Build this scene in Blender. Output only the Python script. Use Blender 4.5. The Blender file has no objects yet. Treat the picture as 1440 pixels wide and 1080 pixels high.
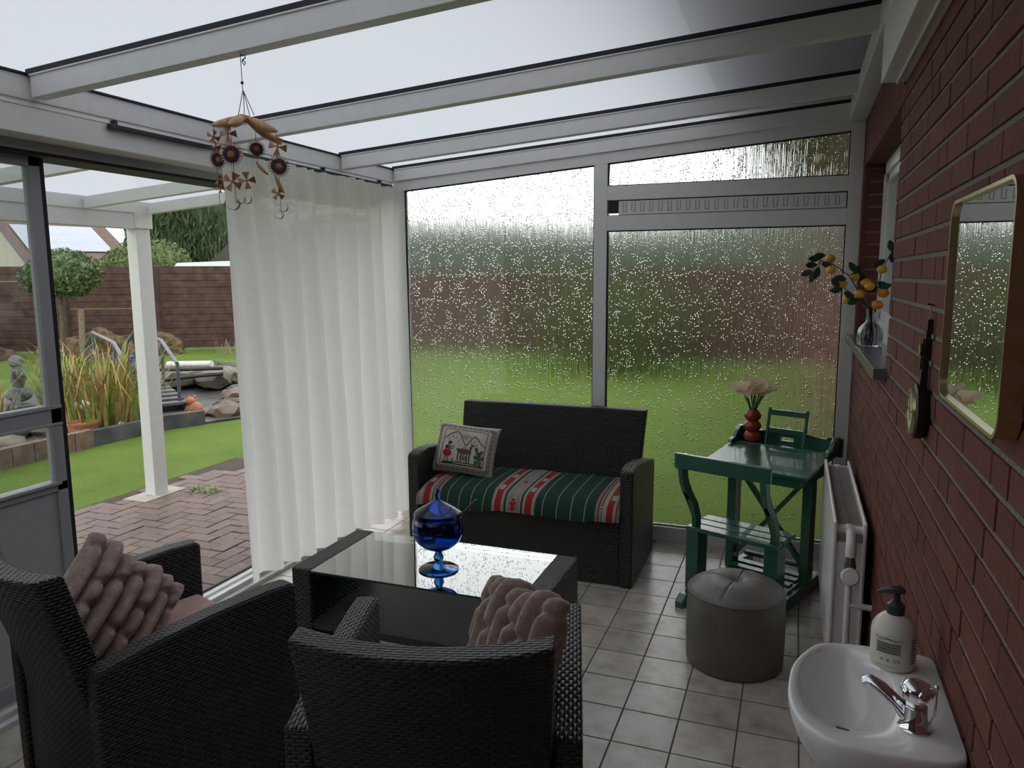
import bpy, bmesh, math, random
from mathutils import Vector, Matrix, noise
random.seed(7)
PI = math.pi
S = bpy.context.scene
COL = S.collection

# ---------------------------------------------------------------- camera
def v3(*a): return Vector(a)
yaw, pitch, roll, F = -0.357612841, 0.141804166, -0.00507349588, 1066.45686
fw = v3(math.sin(yaw)*math.cos(pitch), math.cos(yaw)*math.cos(pitch), -math.sin(pitch))
r0 = v3(math.cos(yaw), -math.sin(yaw), 0); u0 = r0.cross(fw)
rt = math.cos(roll)*r0 + math.sin(roll)*u0; up = -math.sin(roll)*r0 + math.cos(roll)*u0
cam = bpy.data.cameras.new('camera'); camo = bpy.data.objects.new('camera', cam); COL.objects.link(camo)
M = Matrix((rt, up, -fw)).transposed().to_4x4(); M.translation = v3(0, 0, 1.58)
camo.matrix_world = M
cam.sensor_width = 36; cam.sensor_fit = 'HORIZONTAL'; cam.lens = 36*F/1440; cam.clip_start = .02; cam.clip_end = 500
S.camera = camo

# ---------------------------------------------------------------- world, exposure
W = bpy.data.worlds.new('overcast_sky'); S.world = W; W.use_nodes = True
nt = W.node_tree; bg = nt.nodes['Background']
bg.inputs[0].default_value = (.97, .985, 1.0, 1); bg.inputs[1].default_value = 1.25
tc = nt.nodes.new('ShaderNodeTexCoord'); sx = nt.nodes.new('ShaderNodeSeparateXYZ'); mr = nt.nodes.new('ShaderNodeMapRange')
nt.links.new(tc.outputs['Generated'], sx.inputs[0]); nt.links.new(sx.outputs[2], mr.inputs[0])
mr.inputs[1].default_value = 0; mr.inputs[2].default_value = 1; mr.inputs[3].default_value = 1.9; mr.inputs[4].default_value = 2.2
nt.links.new(mr.outputs[0], bg.inputs[1])
S.view_settings.view_transform = 'Standard'; S.view_settings.look = 'None'
S.view_settings.exposure = 0.0; S.view_settings.gamma = 1; S.view_settings.use_curve_mapping = False
S.cycles.use_denoising = True
S.cycles.max_bounces = 14; S.cycles.diffuse_bounces = 5; S.cycles.transmission_bounces = 12
S.cycles.transparent_max_bounces = 16; S.cycles.sample_clamp_indirect = 6; S.cycles.caustics_refractive = True

# ---------------------------------------------------------------- materials
class NT:
    def __init__(s, name):
        s.m = bpy.data.materials.new(name); s.m.use_nodes = True; s.t = s.m.node_tree; s.n = s.t.nodes
        s.b = s.n['Principled BSDF']; s.out = s.n['Material Output']
    def new(s, typ, **kw):
        n = s.n.new(typ)
        for k, v in kw.items(): setattr(n, k, v)
        return n
    def set(s, n, i, v):
        if hasattr(v, 'bl_idname') or isinstance(v, bpy.types.NodeSocket): s.t.links.new(v, n.inputs[i])
        else: n.inputs[i].default_value = v
    def math(s, op, a, b=None, c=None):
        n = s.new('ShaderNodeMath', operation=op); s.set(n, 0, a)
        if b is not None: s.set(n, 1, b)
        if c is not None: s.set(n, 2, c)
        return n.outputs[0]
    def noise(s, vec, scale=5, detail=2, rough=.5, out=0):
        n = s.new('ShaderNodeTexNoise'); s.set(n, 'Scale', scale); s.set(n, 'Detail', detail); s.set(n, 'Roughness', rough)
        if vec is not None: s.set(n, 'Vector', vec)
        return n.outputs[out]
    def ramp(s, fac, stops, interp='LINEAR'):
        n = s.new('ShaderNodeValToRGB'); n.color_ramp.interpolation = interp
        e = n.color_ramp.elements
        while len(e) < len(stops): e.new(.5)
        for k, (p, c) in enumerate(stops):
            e[k].position = p; e[k].color = tuple(c)+((1,) if len(c) == 3 else ())
        s.set(n, 0, fac); return n.outputs[0]
    def coord(s, kind='Object', scale=None):
        t = s.new('ShaderNodeTexCoord').outputs[kind]
        if scale:
            m = s.new('ShaderNodeMapping'); s.set(m, 0, t); m.inputs[3].default_value = scale; return m.outputs[0]
        return t
    def bump(s, h, strength=.3, dist=.01, normal=None):
        n = s.new('ShaderNodeBump'); s.set(n, 'Height', h); n.inputs['Strength'].default_value = strength; n.inputs['Distance'].default_value = dist
        if normal is not None: s.set(n, 'Normal', normal)
        return n.outputs[0]
    def p(s, **kw):
        for k, v in kw.items(): s.set(s.b, k.replace('_', ' '), v)
        return s

def C4(c): return tuple(c)+(1,) if len(c) == 3 else tuple(c)
def plain(name, col, rough=.5, metal=0., var=.12, scale=20, bump=0., spec=.5, coat=0):
    k = NT(name); f = k.noise(k.coord(), scale, 4)
    c1 = [x*(1-var) for x in col[:3]]; c2 = [min(1, x*(1+var)) for x in col[:3]]
    k.p(Base_Color=k.ramp(f, [(.3, c1), (.7, c2)]), Roughness=rough, Metallic=metal)
    k.b.inputs['Specular IOR Level'].default_value = spec
    k.b.inputs['Coat Weight'].default_value = coat
    if bump: k.p(Normal=k.bump(f, bump, .005))
    return k.m

def weave_mat(name, w=.026, h=.0100, col=(.013, .012, .0115), lo=(.002, .002, .002), st=1.0):
    k = NT(name); uv = k.new('ShaderNodeUVMap').outputs[0]; sep = k.new('ShaderNodeSeparateXYZ'); k.set(sep, 0, uv)
    v = k.math('DIVIDE', sep.outputs[1], h); row = k.math('FLOOR', v); fv = k.math('FRACT', v)
    half = k.math('MULTIPLY', k.math('MODULO', row, 2.), .5)
    jit = k.math('MULTIPLY', k.math('SINE', k.math('MULTIPLY', row, 12.9)), .06)
    u = k.math('ADD', k.math('ADD', k.math('DIVIDE', sep.outputs[0], w), half), jit)
    fu = k.math('FRACT', k.math('ADD', u, 100.))
    hu = k.math('POWER', k.math('SINE', k.math('MULTIPLY', fu, PI)), .75)
    hv = k.math('POWER', k.math('SINE', k.math('MULTIPLY', fv, PI)), .7)
    H = k.math('MULTIPLY', hu, hv)
    nz = k.noise(k.coord(), 60, 3)
    H2 = k.math('MULTIPLY', H, k.math('ADD', k.math('MULTIPLY', nz, .5), .75))
    c = k.ramp(H2, [(.12, lo), (.45, col), (1, [x*1.7 for x in col])])  # shade between strands and highlights on their crowns painted into the colour
    k.p(Base_Color=c, Roughness=.40, Normal=k.bump(H, st, .006))
    return k.m

M_weave = weave_mat('black_wicker')
M_weave2 = weave_mat('black_wicker_fine', .018, .0085, (.034, .030, .027))
M_white = plain('white_aluminium', (.74, .74, .72), .35, var=.03)
M_greyal = plain('grey_door_profile', (.36, .36, .38), .35, var=.03)
M_rubber = plain('black_rubber', (.008, .008, .014), .6)
M_black = plain('black_metal', (.012, .012, .014), .4)
M_mortar = plain('mortar', (.20, .18, .165), .95, var=.25, scale=80, bump=.6)
M_chrome = plain('chrome', (.85, .85, .87), .06, 1, var=.01)
M_brass = plain('brushed_brass', (.62, .50, .30), .28, 1, var=.05)
M_ceramic = plain('white_ceramic', (.80, .79, .77), .12, var=.015, spec=.6)
M_radw = plain('radiator_enamel', (.78, .76, .74), .3, var=.02)
M_green = plain('dark_green_paint', (.016, .11, .066), .28, var=.12, scale=9, spec=.6, coat=.7)
M_dkwood = plain('dark_wood', (.02, .012, .008), .35)

def attr_mat(name, colors, rough=.8, bump=.4, nscale=60, var=.18, dist=.004):
    k = NT(name); a = k.new('ShaderNodeAttribute', attribute_name='tone'); f = k.noise(k.coord(), nscale, 4)
    n = len(colors)
    base = k.ramp(a.outputs['Fac'], [(i/(n-1), c) for i, c in enumerate(colors)])
    mx = k.new('ShaderNodeMix', data_type='RGBA', blend_type='MULTIPLY'); mx.inputs[0].default_value = 1
    k.t.links.new(base, mx.inputs[6]); k.t.links.new(k.ramp(f, [(.3, (1-var,)*3), (.7, (1+var,)*3)]), mx.inputs[7])
    k.p(Base_Color=mx.outputs[2], Roughness=rough, Normal=k.bump(f, bump, dist)); return k.m
M_brick = attr_mat('red_brick', [(.112, .029, .019), (.14, .038, .025), (.12, .032, .023), (.155, .045, .030)], .82)
M_paver = attr_mat('clay_pavers', [(.115, .072, .062), (.155, .10, .085), (.135, .09, .085), (.175, .115, .08), (.13, .088, .072)], .6, .3, 30)

def tile_floor():
    k = NT('beige_floor_tiles'); co = k.coord(); sep = k.new('ShaderNodeSeparateXYZ'); k.set(sep, 0, co)
    u = k.math('DIVIDE', k.math('ADD', sep.outputs[0], 10.1+.127), .2015); v = k.math('DIVIDE', k.math('ADD', sep.outputs[1], 10*.2068-2.573), .2068)
    u = k.math('ADD', u, .0); fu = k.math('FRACT', k.math('DIVIDE', k.math('ADD', sep.outputs[0], .127+50*.2015), .2015)); fv = k.math('FRACT', v)
    cell = k.new('ShaderNodeCombineXYZ'); k.set(cell, 0, k.math('FLOOR', k.math('DIVIDE', k.math('ADD', sep.outputs[0], .127+50*.2015), .2015))); k.set(cell, 1, k.math('FLOOR', v))
    wn = k.new('ShaderNodeTexWhiteNoise', noise_dimensions='2D'); k.set(wn, 0, cell.outputs[0])
    eu = k.math('MINIMUM', fu, k.math('SUBTRACT', 1., fu)); ev = k.math('MINIMUM', fv, k.math('SUBTRACT', 1., fv))
    e = k.math('MINIMUM', eu, ev)
    g = k.new('ShaderNodeMapRange'); k.set(g, 0, e); g.inputs[1].default_value = .008; g.inputs[2].default_value = .020; g.clamp = True
    n1 = k.noise(co, 9, 5, .6)
    n2 = k.noise(co, 70, 3)
    base = k.ramp(n1, [(.28, (.39, .325, .265)), (.45, (.51, .46, .40)), (.62, (.59, .56, .51)), (.75, (.50, .43, .355))])
    m1 = k.new('ShaderNodeMix', data_type='RGBA', blend_type='MULTIPLY'); m1.inputs[0].default_value = 1; k.t.links.new(base, m1.inputs[6])
    k.t.links.new(k.ramp(wn.outputs[0], [(0, (.86, .84, .83)), (1, (1.08, 1.05, 1.03))]), m1.inputs[7])
    m2 = k.new('ShaderNodeMix', data_type='RGBA'); k.t.links.new(g.outputs[0], m2.inputs[0]); m2.inputs[6].default_value = (.10, .075, .06, 1); k.t.links.new(m1.outputs[2], m2.inputs[7])
    rr = k.new('ShaderNodeMapRange'); k.set(rr, 0, g.outputs[0]); rr.inputs[3].default_value = .9; rr.inputs[4].default_value = .24
    hb = k.math('ADD', g.outputs[0], k.math('MULTIPLY', n2, .10))
    k.p(Base_Color=m2.outputs[2], Roughness=rr.outputs[0], Normal=k.bump(hb, .35, .004)); return k.m
M_tile = tile_floor()

def thin_glass(name, tint=(.97, .99, .98), refl=.09, rough=.0):
    k = NT(name); k.n.remove(k.b)
    tr = k.new('ShaderNodeBsdfTransparent'); tr.inputs[0].default_value = C4(tint)
    gl = k.new('ShaderNodeBsdfGlossy'); gl.inputs['Roughness'].default_value = rough; gl.inputs[0].default_value = (1, 1, 1, 1)
    fr = k.new('ShaderNodeFresnel'); fr.inputs[0].default_value = 1.5
    mx = k.new('ShaderNodeMixShader'); k.set(mx, 0, k.math('MINIMUM', k.math('MULTIPLY', fr.outputs[0], refl/.045), 1.))
    k.t.links.new(tr.outputs[0], mx.inputs[1]); k.t.links.new(gl.outputs[0], mx.inputs[2]); k.t.links.new(mx.outputs[0], k.out.inputs[0]); return k.m
M_glass = thin_glass('clear_window_glass', (.93, .95, .95), .06)
M_tglass = thin_glass('table_glass', (.92, .97, .955), .14)

def rain_glass():
    k = NT('rain_pattern_glass'); k.n.remove(k.b)
    co = k.coord(); sep = k.new('ShaderNodeSeparateXYZ'); k.set(sep, 0, co); X, Z = sep.outputs[0], sep.outputs[2]
    streak = k.noise(k.coord(scale=(190, 1, 5)), 1, 2, .6)
    streak2 = k.noise(k.coord(scale=(45, 1, 3)), 1, 2, .6)
    # clusters of drops in a staggered grid
    row = k.math('FLOOR', k.math('DIVIDE', Z, .172)); sh = k.math('MULTIPLY', k.math('MODULO', k.math('ADD', row, 40.), 2.), .5)
    px = k.math('ADD', k.math('DIVIDE', X, .155), sh)
    cl = k.math('MULTIPLY', k.math('ADD', k.math('COSINE', k.math('MULTIPLY', px, 2*PI)), 1.), .5)
    pz = k.math('MULTIPLY', k.math('ADD', k.math('SINE', k.math('MULTIPLY', k.math('DIVIDE', Z, .172), 2*PI)), 1.), .5)
    rs = k.math('MULTIPLY', k.math('POWER', cl, 2.), k.math('POWER', k.math('SUBTRACT', 1., pz), .5)); mask = k.math('ADD', k.math('MULTIPLY', k.math('MAXIMUM', rs, k.math('MULTIPLY', k.math('POWER', pz, 5.), .6)), .60), .10)
    vo = k.new('ShaderNodeTexVoronoi', feature='F1'); k.set(vo, 'Vector', k.coord(scale=(92, 1, 78))); vo.inputs['Scale'].default_value = 1
    sc = k.new('ShaderNodeSeparateColor'); k.set(sc, 0, vo.outputs['Color'])
    zz = k.new('ShaderNodeMapRange'); k.set(zz, 0, Z); zz.inputs[1].default_value = .1; zz.inputs[2].default_value = 1.7; zz.inputs[3].default_value = .35; zz.inputs[4].default_value = 1.3
    on = k.math('LESS_THAN', sc.outputs[0], k.math('MULTIPLY', mask, zz.outputs[0]))
    r = k.math('SUBTRACT', 1., k.math('DIVIDE', vo.outputs['Distance'], .42)); r = k.math('MAXIMUM', r, 0.)
    dome = k.math('MULTIPLY', k.math('POWER', r, .6), on)
    H = k.math('ADD', k.math('ADD', k.math('MULTIPLY', streak, 1.0), k.math('MULTIPLY', streak2, 1.2)), k.math('MULTIPLY', dome, 1.5))
    nrm = k.bump(H, .9, .0030)
    g = k.new('ShaderNodeBsdfRefraction'); g.inputs['Roughness'].default_value = .17; g.inputs['IOR'].default_value = 1.5; k.t.links.new(nrm, g.inputs['Normal'])
    g.inputs[0].default_value = (.93, .96, .94, 1)
    gl = k.new('ShaderNodeBsdfGlossy'); gl.inputs['Roughness'].default_value = .05
    fr = k.new('ShaderNodeFresnel'); fr.inputs[0].default_value = 1.5
    mx = k.new('ShaderNodeMixShader'); k.t.links.new(fr.outputs[0], mx.inputs[0]); k.t.links.new(g.outputs[0], mx.inputs[1]); k.t.links.new(gl.outputs[0], mx.inputs[2])
    k.t.links.new(mx.outputs[0], k.out.inputs[0]); return k.m
M_rain = rain_glass()
def slab_glass(name, col=(1, 1, 1), rough=0., ior=1.45):
    k = NT(name); k.p(Base_Color=C4(col), Roughness=rough, IOR=ior, Transmission_Weight=1.0); return k.m
M_plainslab = slab_glass('smooth_glass_face')
M_blue = slab_glass('cobalt_blue_glass', (.03, .15, .46), 0, 1.45)
M_smoke = slab_glass('smoky_vase_glass', (.62, .62, .68), .02, 1.45)

def opal():
    k = NT('opal_roof_sheet'); k.n.remove(k.b)
    co = k.coord(); sep = k.new('ShaderNodeSeparateXYZ'); k.set(sep, 0, co)
    l = k.math('FRACT', k.math('DIVIDE', k.math('ADD', sep.outputs[1], 50.), .016)); l = k.math('LESS_THAN', l, .14)
    c = k.ramp(l, [(0, (.36, .375, .405)), (1, (.33, .345, .375))])
    tl = k.new('ShaderNodeBsdfTranslucent'); k.t.links.new(c, tl.inputs[0])
    tr = k.new('ShaderNodeBsdfTransparent'); tr.inputs[0].default_value = (.8, .82, .85, 1)
    df = k.new('ShaderNodeBsdfDiffuse'); df.inputs[0].default_value = (.75, .75, .75, 1)
    m1 = k.new('ShaderNodeMixShader'); m1.inputs[0].default_value = .03; k.t.links.new(tl.outputs[0], m1.inputs[1]); k.t.links.new(tr.outputs[0], m1.inputs[2])
    m2 = k.new('ShaderNodeMixShader'); m2.inputs[0].default_value = .10; k.t.links.new(m1.outputs[0], m2.inputs[1]); k.t.links.new(df.outputs[0], m2.inputs[2])
    k.t.links.new(m2.outputs[0], k.out.inputs[0]); return k.m
M_opal = opal()

def cloth_translucent():
    k = NT('white_voile'); co = k.coord()
    n = k.noise(k.coord(scale=(30, 30, 160)), 1, 3)
    n2 = k.noise(k.coord(scale=(8, 8, 40)), 1, 3)
    k.p(Base_Color=(.84, .83, .80, 1), Roughness=.9, Normal=k.bump(n, .6, .005))
    tl = k.new('ShaderNodeBsdfTranslucent'); tl.inputs[0].default_value = (.93, .92, .90, 1)
    tr = k.new('ShaderNodeBsdfTransparent')
    m1 = k.new('ShaderNodeMixShader'); m1.inputs[0].default_value = .60; k.t.links.new(k.b.outputs[0], m1.inputs[1]); k.t.links.new(tl.outputs[0], m1.inputs[2])
    m2 = k.new('ShaderNodeMixShader'); k.t.links.new(k.ramp(k.math('ADD', k.math('MULTIPLY', n, .6), k.math('MULTIPLY', n2, .4)), [(.4, (.01,)*3), (.65, (.05,)*3)]), m2.inputs[0])
    k.t.links.new(m1.outputs[0], m2.inputs[1]); k.t.links.new(tr.outputs[0], m2.inputs[2]); k.t.links.new(m2.outputs[0], k.out.inputs[0]); return k.m
M_curtain = cloth_translucent()

def fur():
    k = NT('mauve_faux_fur'); co = k.coord(); n = k.noise(co, 38, 4, .6); n2 = k.noise(co, 260, 3)
    H = k.math('ADD', n, k.math('MULTIPLY', n2, .45))
    k.p(Base_Color=k.ramp(n, [(.3, (.27, .18, .155)), (.7, (.44, .325, .29))]), Roughness=.95, Normal=k.bump(H, .6, .010))
    k.b.inputs['Sheen Weight'].default_value = .5; k.b.inputs['Sheen Roughness'].default_value = .5; k.b.inputs['Specular IOR Level'].default_value = .1; return k.m
M_fur = fur()

# ---------------------------------------------------------------- mesh builder
class MB:
    def __init__(s): s.bm = bmesh.new(); s.mi = 0
    def f(s, vs, mi=None):
        try:
            fc = s.bm.faces.new(vs); fc.material_index = s.mi if mi is None else mi; return fc
        except ValueError: return None
    def box(s, a, b, mi=None, T=None):
        x0, y0, z0 = a; x1, y1, z1 = b
        P = [(x0,y0,z0),(x1,y0,z0),(x1,y1,z0),(x0,y1,z0),(x0,y0,z1),(x1,y0,z1),(x1,y1,z1),(x0,y1,z1)]
        return s.hexa(P, mi, T)
    def hexa(s, P, mi=None, T=None):
        P = [Vector(p) for p in P]
        if T: P = [T @ p for p in P]
        v = [s.bm.verts.new(p) for p in P]
        for q in ((3,2,1,0),(4,5,6,7),(0,1,5,4),(1,2,6,5),(2,3,7,6),(3,0,4,7)): s.f([v[i] for i in q], mi)
        return v
    def bar(s, a, b, w, h, mi=None, upv=(0,0,1)):
        a, b = Vector(a), Vector(b); d = (b-a).normalized(); U = Vector(upv)
        if abs(d.dot(U)) > .99: U = Vector((1,0,0))
        R = d.cross(U).normalized(); U = R.cross(d)
        P = [p + R*sx*w/2 + U*sz*h/2 for sz in (-1, 1) for p, sx in ((a,-1),(b,-1),(b,1),(a,1))]
        P = [P[3],P[2],P[1],P[0],P[7],P[6],P[5],P[4]]
        return s.hexa(P, mi)
    def prism(s, pts, axis, a, b, mi=None):
        def mk(p, t):
            return {'x': (t, p[0], p[1]), 'y': (p[0], t, p[1]), 'z': (p[0], p[1], t)}[axis]
        A = [s.bm.verts.new(mk(p, a)) for p in pts]; B = [s.bm.verts.new(mk(p, b)) for p in pts]; n = len(pts)
        s.f(A[::-1], mi); s.f(B, mi)
        for i in range(n): s.f([A[i], A[(i+1) % n], B[(i+1) % n], B[i]], mi)
    def tube(s, pts, r, n=10, mi=None, cap=True, closed=False):
        pts = [Vector(p) for p in pts]; N = len(pts); rr = r if isinstance(r, (list, tuple)) else [r]*N
        rings = []; prev = None
        for i, p in enumerate(pts):
            d = (pts[(i+1) % N]-pts[i-1]) if closed else (pts[min(i+1, N-1)]-pts[max(i-1, 0)])
            d.normalize()
            if prev is None:
                U = Vector((0,0,1)) if abs(d.z) < .9 else Vector((1,0,0))
                prev = d.cross(U).normalized()
            R = (prev - d*prev.dot(d)); R = R.normalized() if R.length > 1e-6 else d.orthogonal().normalized(); prev = R; Q = d.cross(R)
            rings.append([s.bm.verts.new(p + (R*math.cos(t)+Q*math.sin(t))*rr[i]) for t in (2*PI*j/n for j in range(n))])
        for i in range(N if closed else N-1):
            A, B = rings[i], rings[(i+1) % N]
            for j in range(n): s.f([A[j], A[(j+1) % n], B[(j+1) % n], B[j]], mi)
        if cap and not closed: s.f(rings[0][::-1], mi); s.f(rings[-1], mi)
    def lathe(s, prof, c=(0,0,0), n=28, mi=None, T=None, sx=1, sy=1, closed=False):
        c = Vector(c); rings = []
        for r, z in prof:
            if r < 1e-5: P = c+Vector((0,0,z)); rings.append([s.bm.verts.new(T @ P if T else P)])
            else:
                ring = []
                for j in range(n):
                    t = 2*PI*j/n; P = c+Vector((r*sx*math.cos(t), r*sy*math.sin(t), z)); ring.append(s.bm.verts.new(T @ P if T else P))
                rings.append(ring)
        m = len(rings)
        for i in range(m if closed else m-1):
            A, B = rings[i], rings[(i+1) % m]
            for j in range(n):
                k = (j+1) % n
                if len(A) == 1 and len(B) == 1: break
                if len(A) == 1: s.f([A[0], B[k], B[j]][::-1] if False else [A[0], B[k], B[j]], mi)
                elif len(B) == 1: s.f([A[j], A[k], B[0]], mi)
                else: s.f([A[j], A[k], B[k], B[j]], mi)
        if not closed:
            if len(rings[0]) > 1: s.f(rings[0][::-1], mi)
            if len(rings[-1]) > 1: s.f(rings[-1], mi)
    def grid(s, fn, nu, nv, mi=None, wrapu=False):
        V = [[s.bm.verts.new(fn(i/(nu if wrapu else nu), j/nv)) for j in range(nv+1)] for i in range(nu if wrapu else nu+1)]
        for i in range(nu):
            for j in range(nv):
                a, b = V[i], V[(i+1) % len(V)]
                s.f([a[j], b[j], b[j+1], a[j+1]], mi(i, j) if callable(mi) else mi)
        return V
    def ico(s, c, r, sub=2, mi=None, nz=0, seed=0, T=None):
        c = Vector(c); rs = r if isinstance(r, (tuple, list)) else (r, r, r)
        g = bmesh.ops.create_icosphere(s.bm, subdivisions=sub, radius=1)
        for v in g['verts']:
            k = 1 + nz*noise.noise(v.co*1.7+Vector((seed*3.1, seed, 0)))*2
            q = Vector((v.co.x*rs[0]*k, v.co.y*rs[1]*k, v.co.z*rs[2]*k))
            v.co = c + ((T @ q) if T else q)
        for fc in {f for v in g['verts'] for f in v.link_faces}: fc.material_index = s.mi if mi is None else mi
    def build(s, name, mats, parent=None, smooth=None, bevel=0, bseg=2, uv=True, fixn=True, solid=0, subd=0, tone=None, swap=False):
        if fixn: bmesh.ops.recalc_face_normals(s.bm, faces=s.bm.faces)
        if uv:
            L = s.bm.loops.layers.uv.new('UVMap')
            for fc in s.bm.faces:
                n = fc.normal; ax = max(range(3), key=lambda i: abs(n[i]))
                for lp in fc.loops:
                    c = lp.vert.co
                    lp[L].uv = (c.y, c.z) if ax == 0 else ((c.x, c.z) if ax == 1 else ((c.y, c.x) if swap else (c.x, c.y)))
        me = bpy.data.meshes.new(name)
        s.bm.to_mesh(me)
        for m in (mats if isinstance(mats, (list, tuple)) else [mats]): me.materials.append(m)
        if tone:
            a = me.attributes.new('tone', 'FLOAT', 'FACE'); a.data.foreach_set('value', tone)
        if smooth is not None:
            me.shade_smooth() if smooth >= 180 else None
            if smooth < 180:
                for p in me.polygons: p.use_smooth = True
                me.set_sharp_from_angle(angle=math.radians(smooth))
        o = bpy.data.objects.new(name, me); COL.objects.link(o)
        if parent: o.parent = parent
        if solid: md = o.modifiers.new('solid', 'SOLIDIFY'); md.thickness = solid; md.offset = 0
        if bevel: md = o.modifiers.new('bevel', 'BEVEL'); md.width = bevel; md.segments = bseg; md.limit_method = 'ANGLE'; md.angle_limit = .6
        if subd: md = o.modifiers.new('subd', 'SUBSURF'); md.levels = subd; md.render_levels = subd
        s.bm.free(); return o

def tag(o, label, cat, group=None, kind=None):
    o['label'] = label; o['category'] = cat
    if group: o['group'] = group
    if kind: o['kind'] = kind
    return o
def empty(name, loc=(0,0,0), rz=0, label=None, cat=None, group=None, kind=None):
    o = bpy.data.objects.new(name, None); COL.objects.link(o); o.location = loc; o.rotation_euler = (0, 0, rz); o.empty_display_size = .05
    if label: tag(o, label, cat, group, kind)
    return o
def struct(o, label=None, cat=None):
    o['kind'] = 'structure'
    if label: o['label'] = label
    if cat: o['category'] = cat
    return o
def copy_tree(o, parent=None):
    c = o.copy(); COL.objects.link(c); c.parent = parent
    for ch in list(o.children): copy_tree(ch, c)
    return c

XW, YB = .295, 4.42
def roofz(x): return 2.262 + .0733*(x+2.46)

# ================================================================= SETTING
m = MB(); m.box((-2.60, -2.6, -.12), (.42, YB+.06, 0)); struct(m.build('floor', M_tile), 'beige square ceramic floor tiles of the sunroom', 'floor')
m = MB(); m.box((-120, -30, -.5), (60, 110, -.08))
k = NT('lawn_grass'); co = k.coord(); n1 = k.noise(co, 1.2, 5, .65); n2 = k.noise(co, 55, 4, .7)
k.p(Base_Color=k.ramp(k.math('ADD', k.math('MULTIPLY', n1, .6), k.math('MULTIPLY', n2, .4)), [(.34, (.075, .125, .008)), (.5, (.108, .182, .013)), (.66, (.150, .225, .024))]), Roughness=.95, Normal=k.bump(n2, .8, .03))
M_lawn = k.m
struct(m.build('ground', M_lawn), 'green lawn around the sunroom', 'lawn')

# brick wall, each brick its own block, window opening left free
def brick_wall(name, y0, y1, z0, z1, x, holes, seed=3, depth=.012):
    rnd = random.Random(seed); m = MB(); tone = []
    H, hb = .0625, .0502
    nrow = int((z1-z0)/H)+1; prev = []
    for r in range(nrow):
        z = z0 + r*H; y = y0 - rnd.random()*.2; cur = []; run = 0
        while y < y1:
            L = .21 if (rnd.random() < .62 and run < 5) else .10
            run = run+1 if L > .15 else 0
            if any(abs(y+L-q) < .03 for q in prev): L = .10 if L > .15 else .21
            a, b = max(y, y0), min(y+L-.0055, y1); zt = min(z+hb, z1)
            cur.append(y+L)
            segs = [(a, b)]
            for (h0, h1, g0, g1) in holes:
                if z+hb*.5 > g0 and z+hb*.5 < g1:
                    ns = []
                    for (p, q) in segs:
                        if q <= h0 or p >= h1: ns.append((p, q)); continue
                        if p < h0: ns.append((p, h0))
                        if q > h1: ns.append((h1, q))
                    segs = ns
            t = rnd.random()
            for (p, q) in segs:
                if q-p < .012 or zt-z < .01: continue
                dx = rnd.uniform(-.0012, .0012)
                m.box((x+dx, p, z), (x+depth+.01, q, zt)); tone += [t]*6
            y += L
        prev = cur
    return m, tone
WIN = (2.845, 4.335, 1.235, 2.125)
m, tone = brick_wall('wall_right', -2.6, 13, -.12, 2.50, XW, [WIN, (2.845, 4.335, 2.125, 2.34)])
# soldier course over the window, deep soffit and far reveal
rnd = random.Random(5)
y = WIN[0]
while y < WIN[1]-.02:
    t = rnd.random(); m.box((XW, y, WIN[3]), (XW+.11, min(y+.0515, WIN[1]), 2.335)); tone += [t]*6; y += .0625
z = WIN[2]
while z < WIN[3]:
    t = rnd.random(); m.box((XW-.0005, WIN[1]+.001, z), (XW+.105, WIN[1]+.05, min(z+.0515, WIN[3]))); tone += [t]*6
    t = rnd.random(); m.box((XW+.02, WIN[0]-.05, z), (XW+.105, WIN[0]-.001, min(z+.0515, WIN[3]))); tone += [t]*6; z += .0625
wr = m.build('wall_right', M_brick, tone=tone, bevel=.0012, bseg=1)
struct(wr, 'red brick house wall along the right side', 'wall')
m = MB(); xm = XW+.005
for a, b in (((xm, -2.6, -.12), (xm+.1, WIN[0]-.0, 3.2)), ((xm, WIN[1]+.006, -.12), (xm+.1, 13, 3.2)), ((xm, WIN[0], -.12), (xm+.1, WIN[1], WIN[2])), ((xm, WIN[0], WIN[3]+.002), (xm+.1, WIN[1], 3.2))): m.box(a, b)
mo = m.build('mortar', M_mortar, wr)
m, tone = brick_wall('wall_front', -2.7, XW, -.12, 2.5, -1.3, [], 9)
T = Matrix.Rotation(-PI/2, 4, 'Z')
for v in m.bm.verts: v.co = Vector((v.co.y, -1.35-(v.co.x+1.3)*1.0, v.co.z))
wf = m.build('wall_front', M_brick, tone=tone); struct(wf)
m = MB(); m.box((-2.8, -1.5, -.12), (XW+.1, -1.356, 2.6)); m.build('mortar', M_mortar, wf)
# house behind the sunroom wall and its eaves over the roof
m = MB(); m.box((XW+.104, -3, -.12), (XW+.3, 13, 1.2)); m.box((XW+.42, -3, 1.2), (XW+.6, 13, 3.2)); struct(m.build('wall_inner', plain('plaster', (.35, .33, .3), .9)))
m = MB(); m.prism([(-.40, 2.70), (.9, 2.70), (.9, 3.4)], 'y', -4, 13); m.box((-.50, -4, 2.66), (-.38, 13, 2.78))
struct(m.build('trim_5', plain('eaves_boarding', (.34, .31, .26), .7)), 'dark roof eaves of the house above the sunroom roof', 'eaves')

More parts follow.
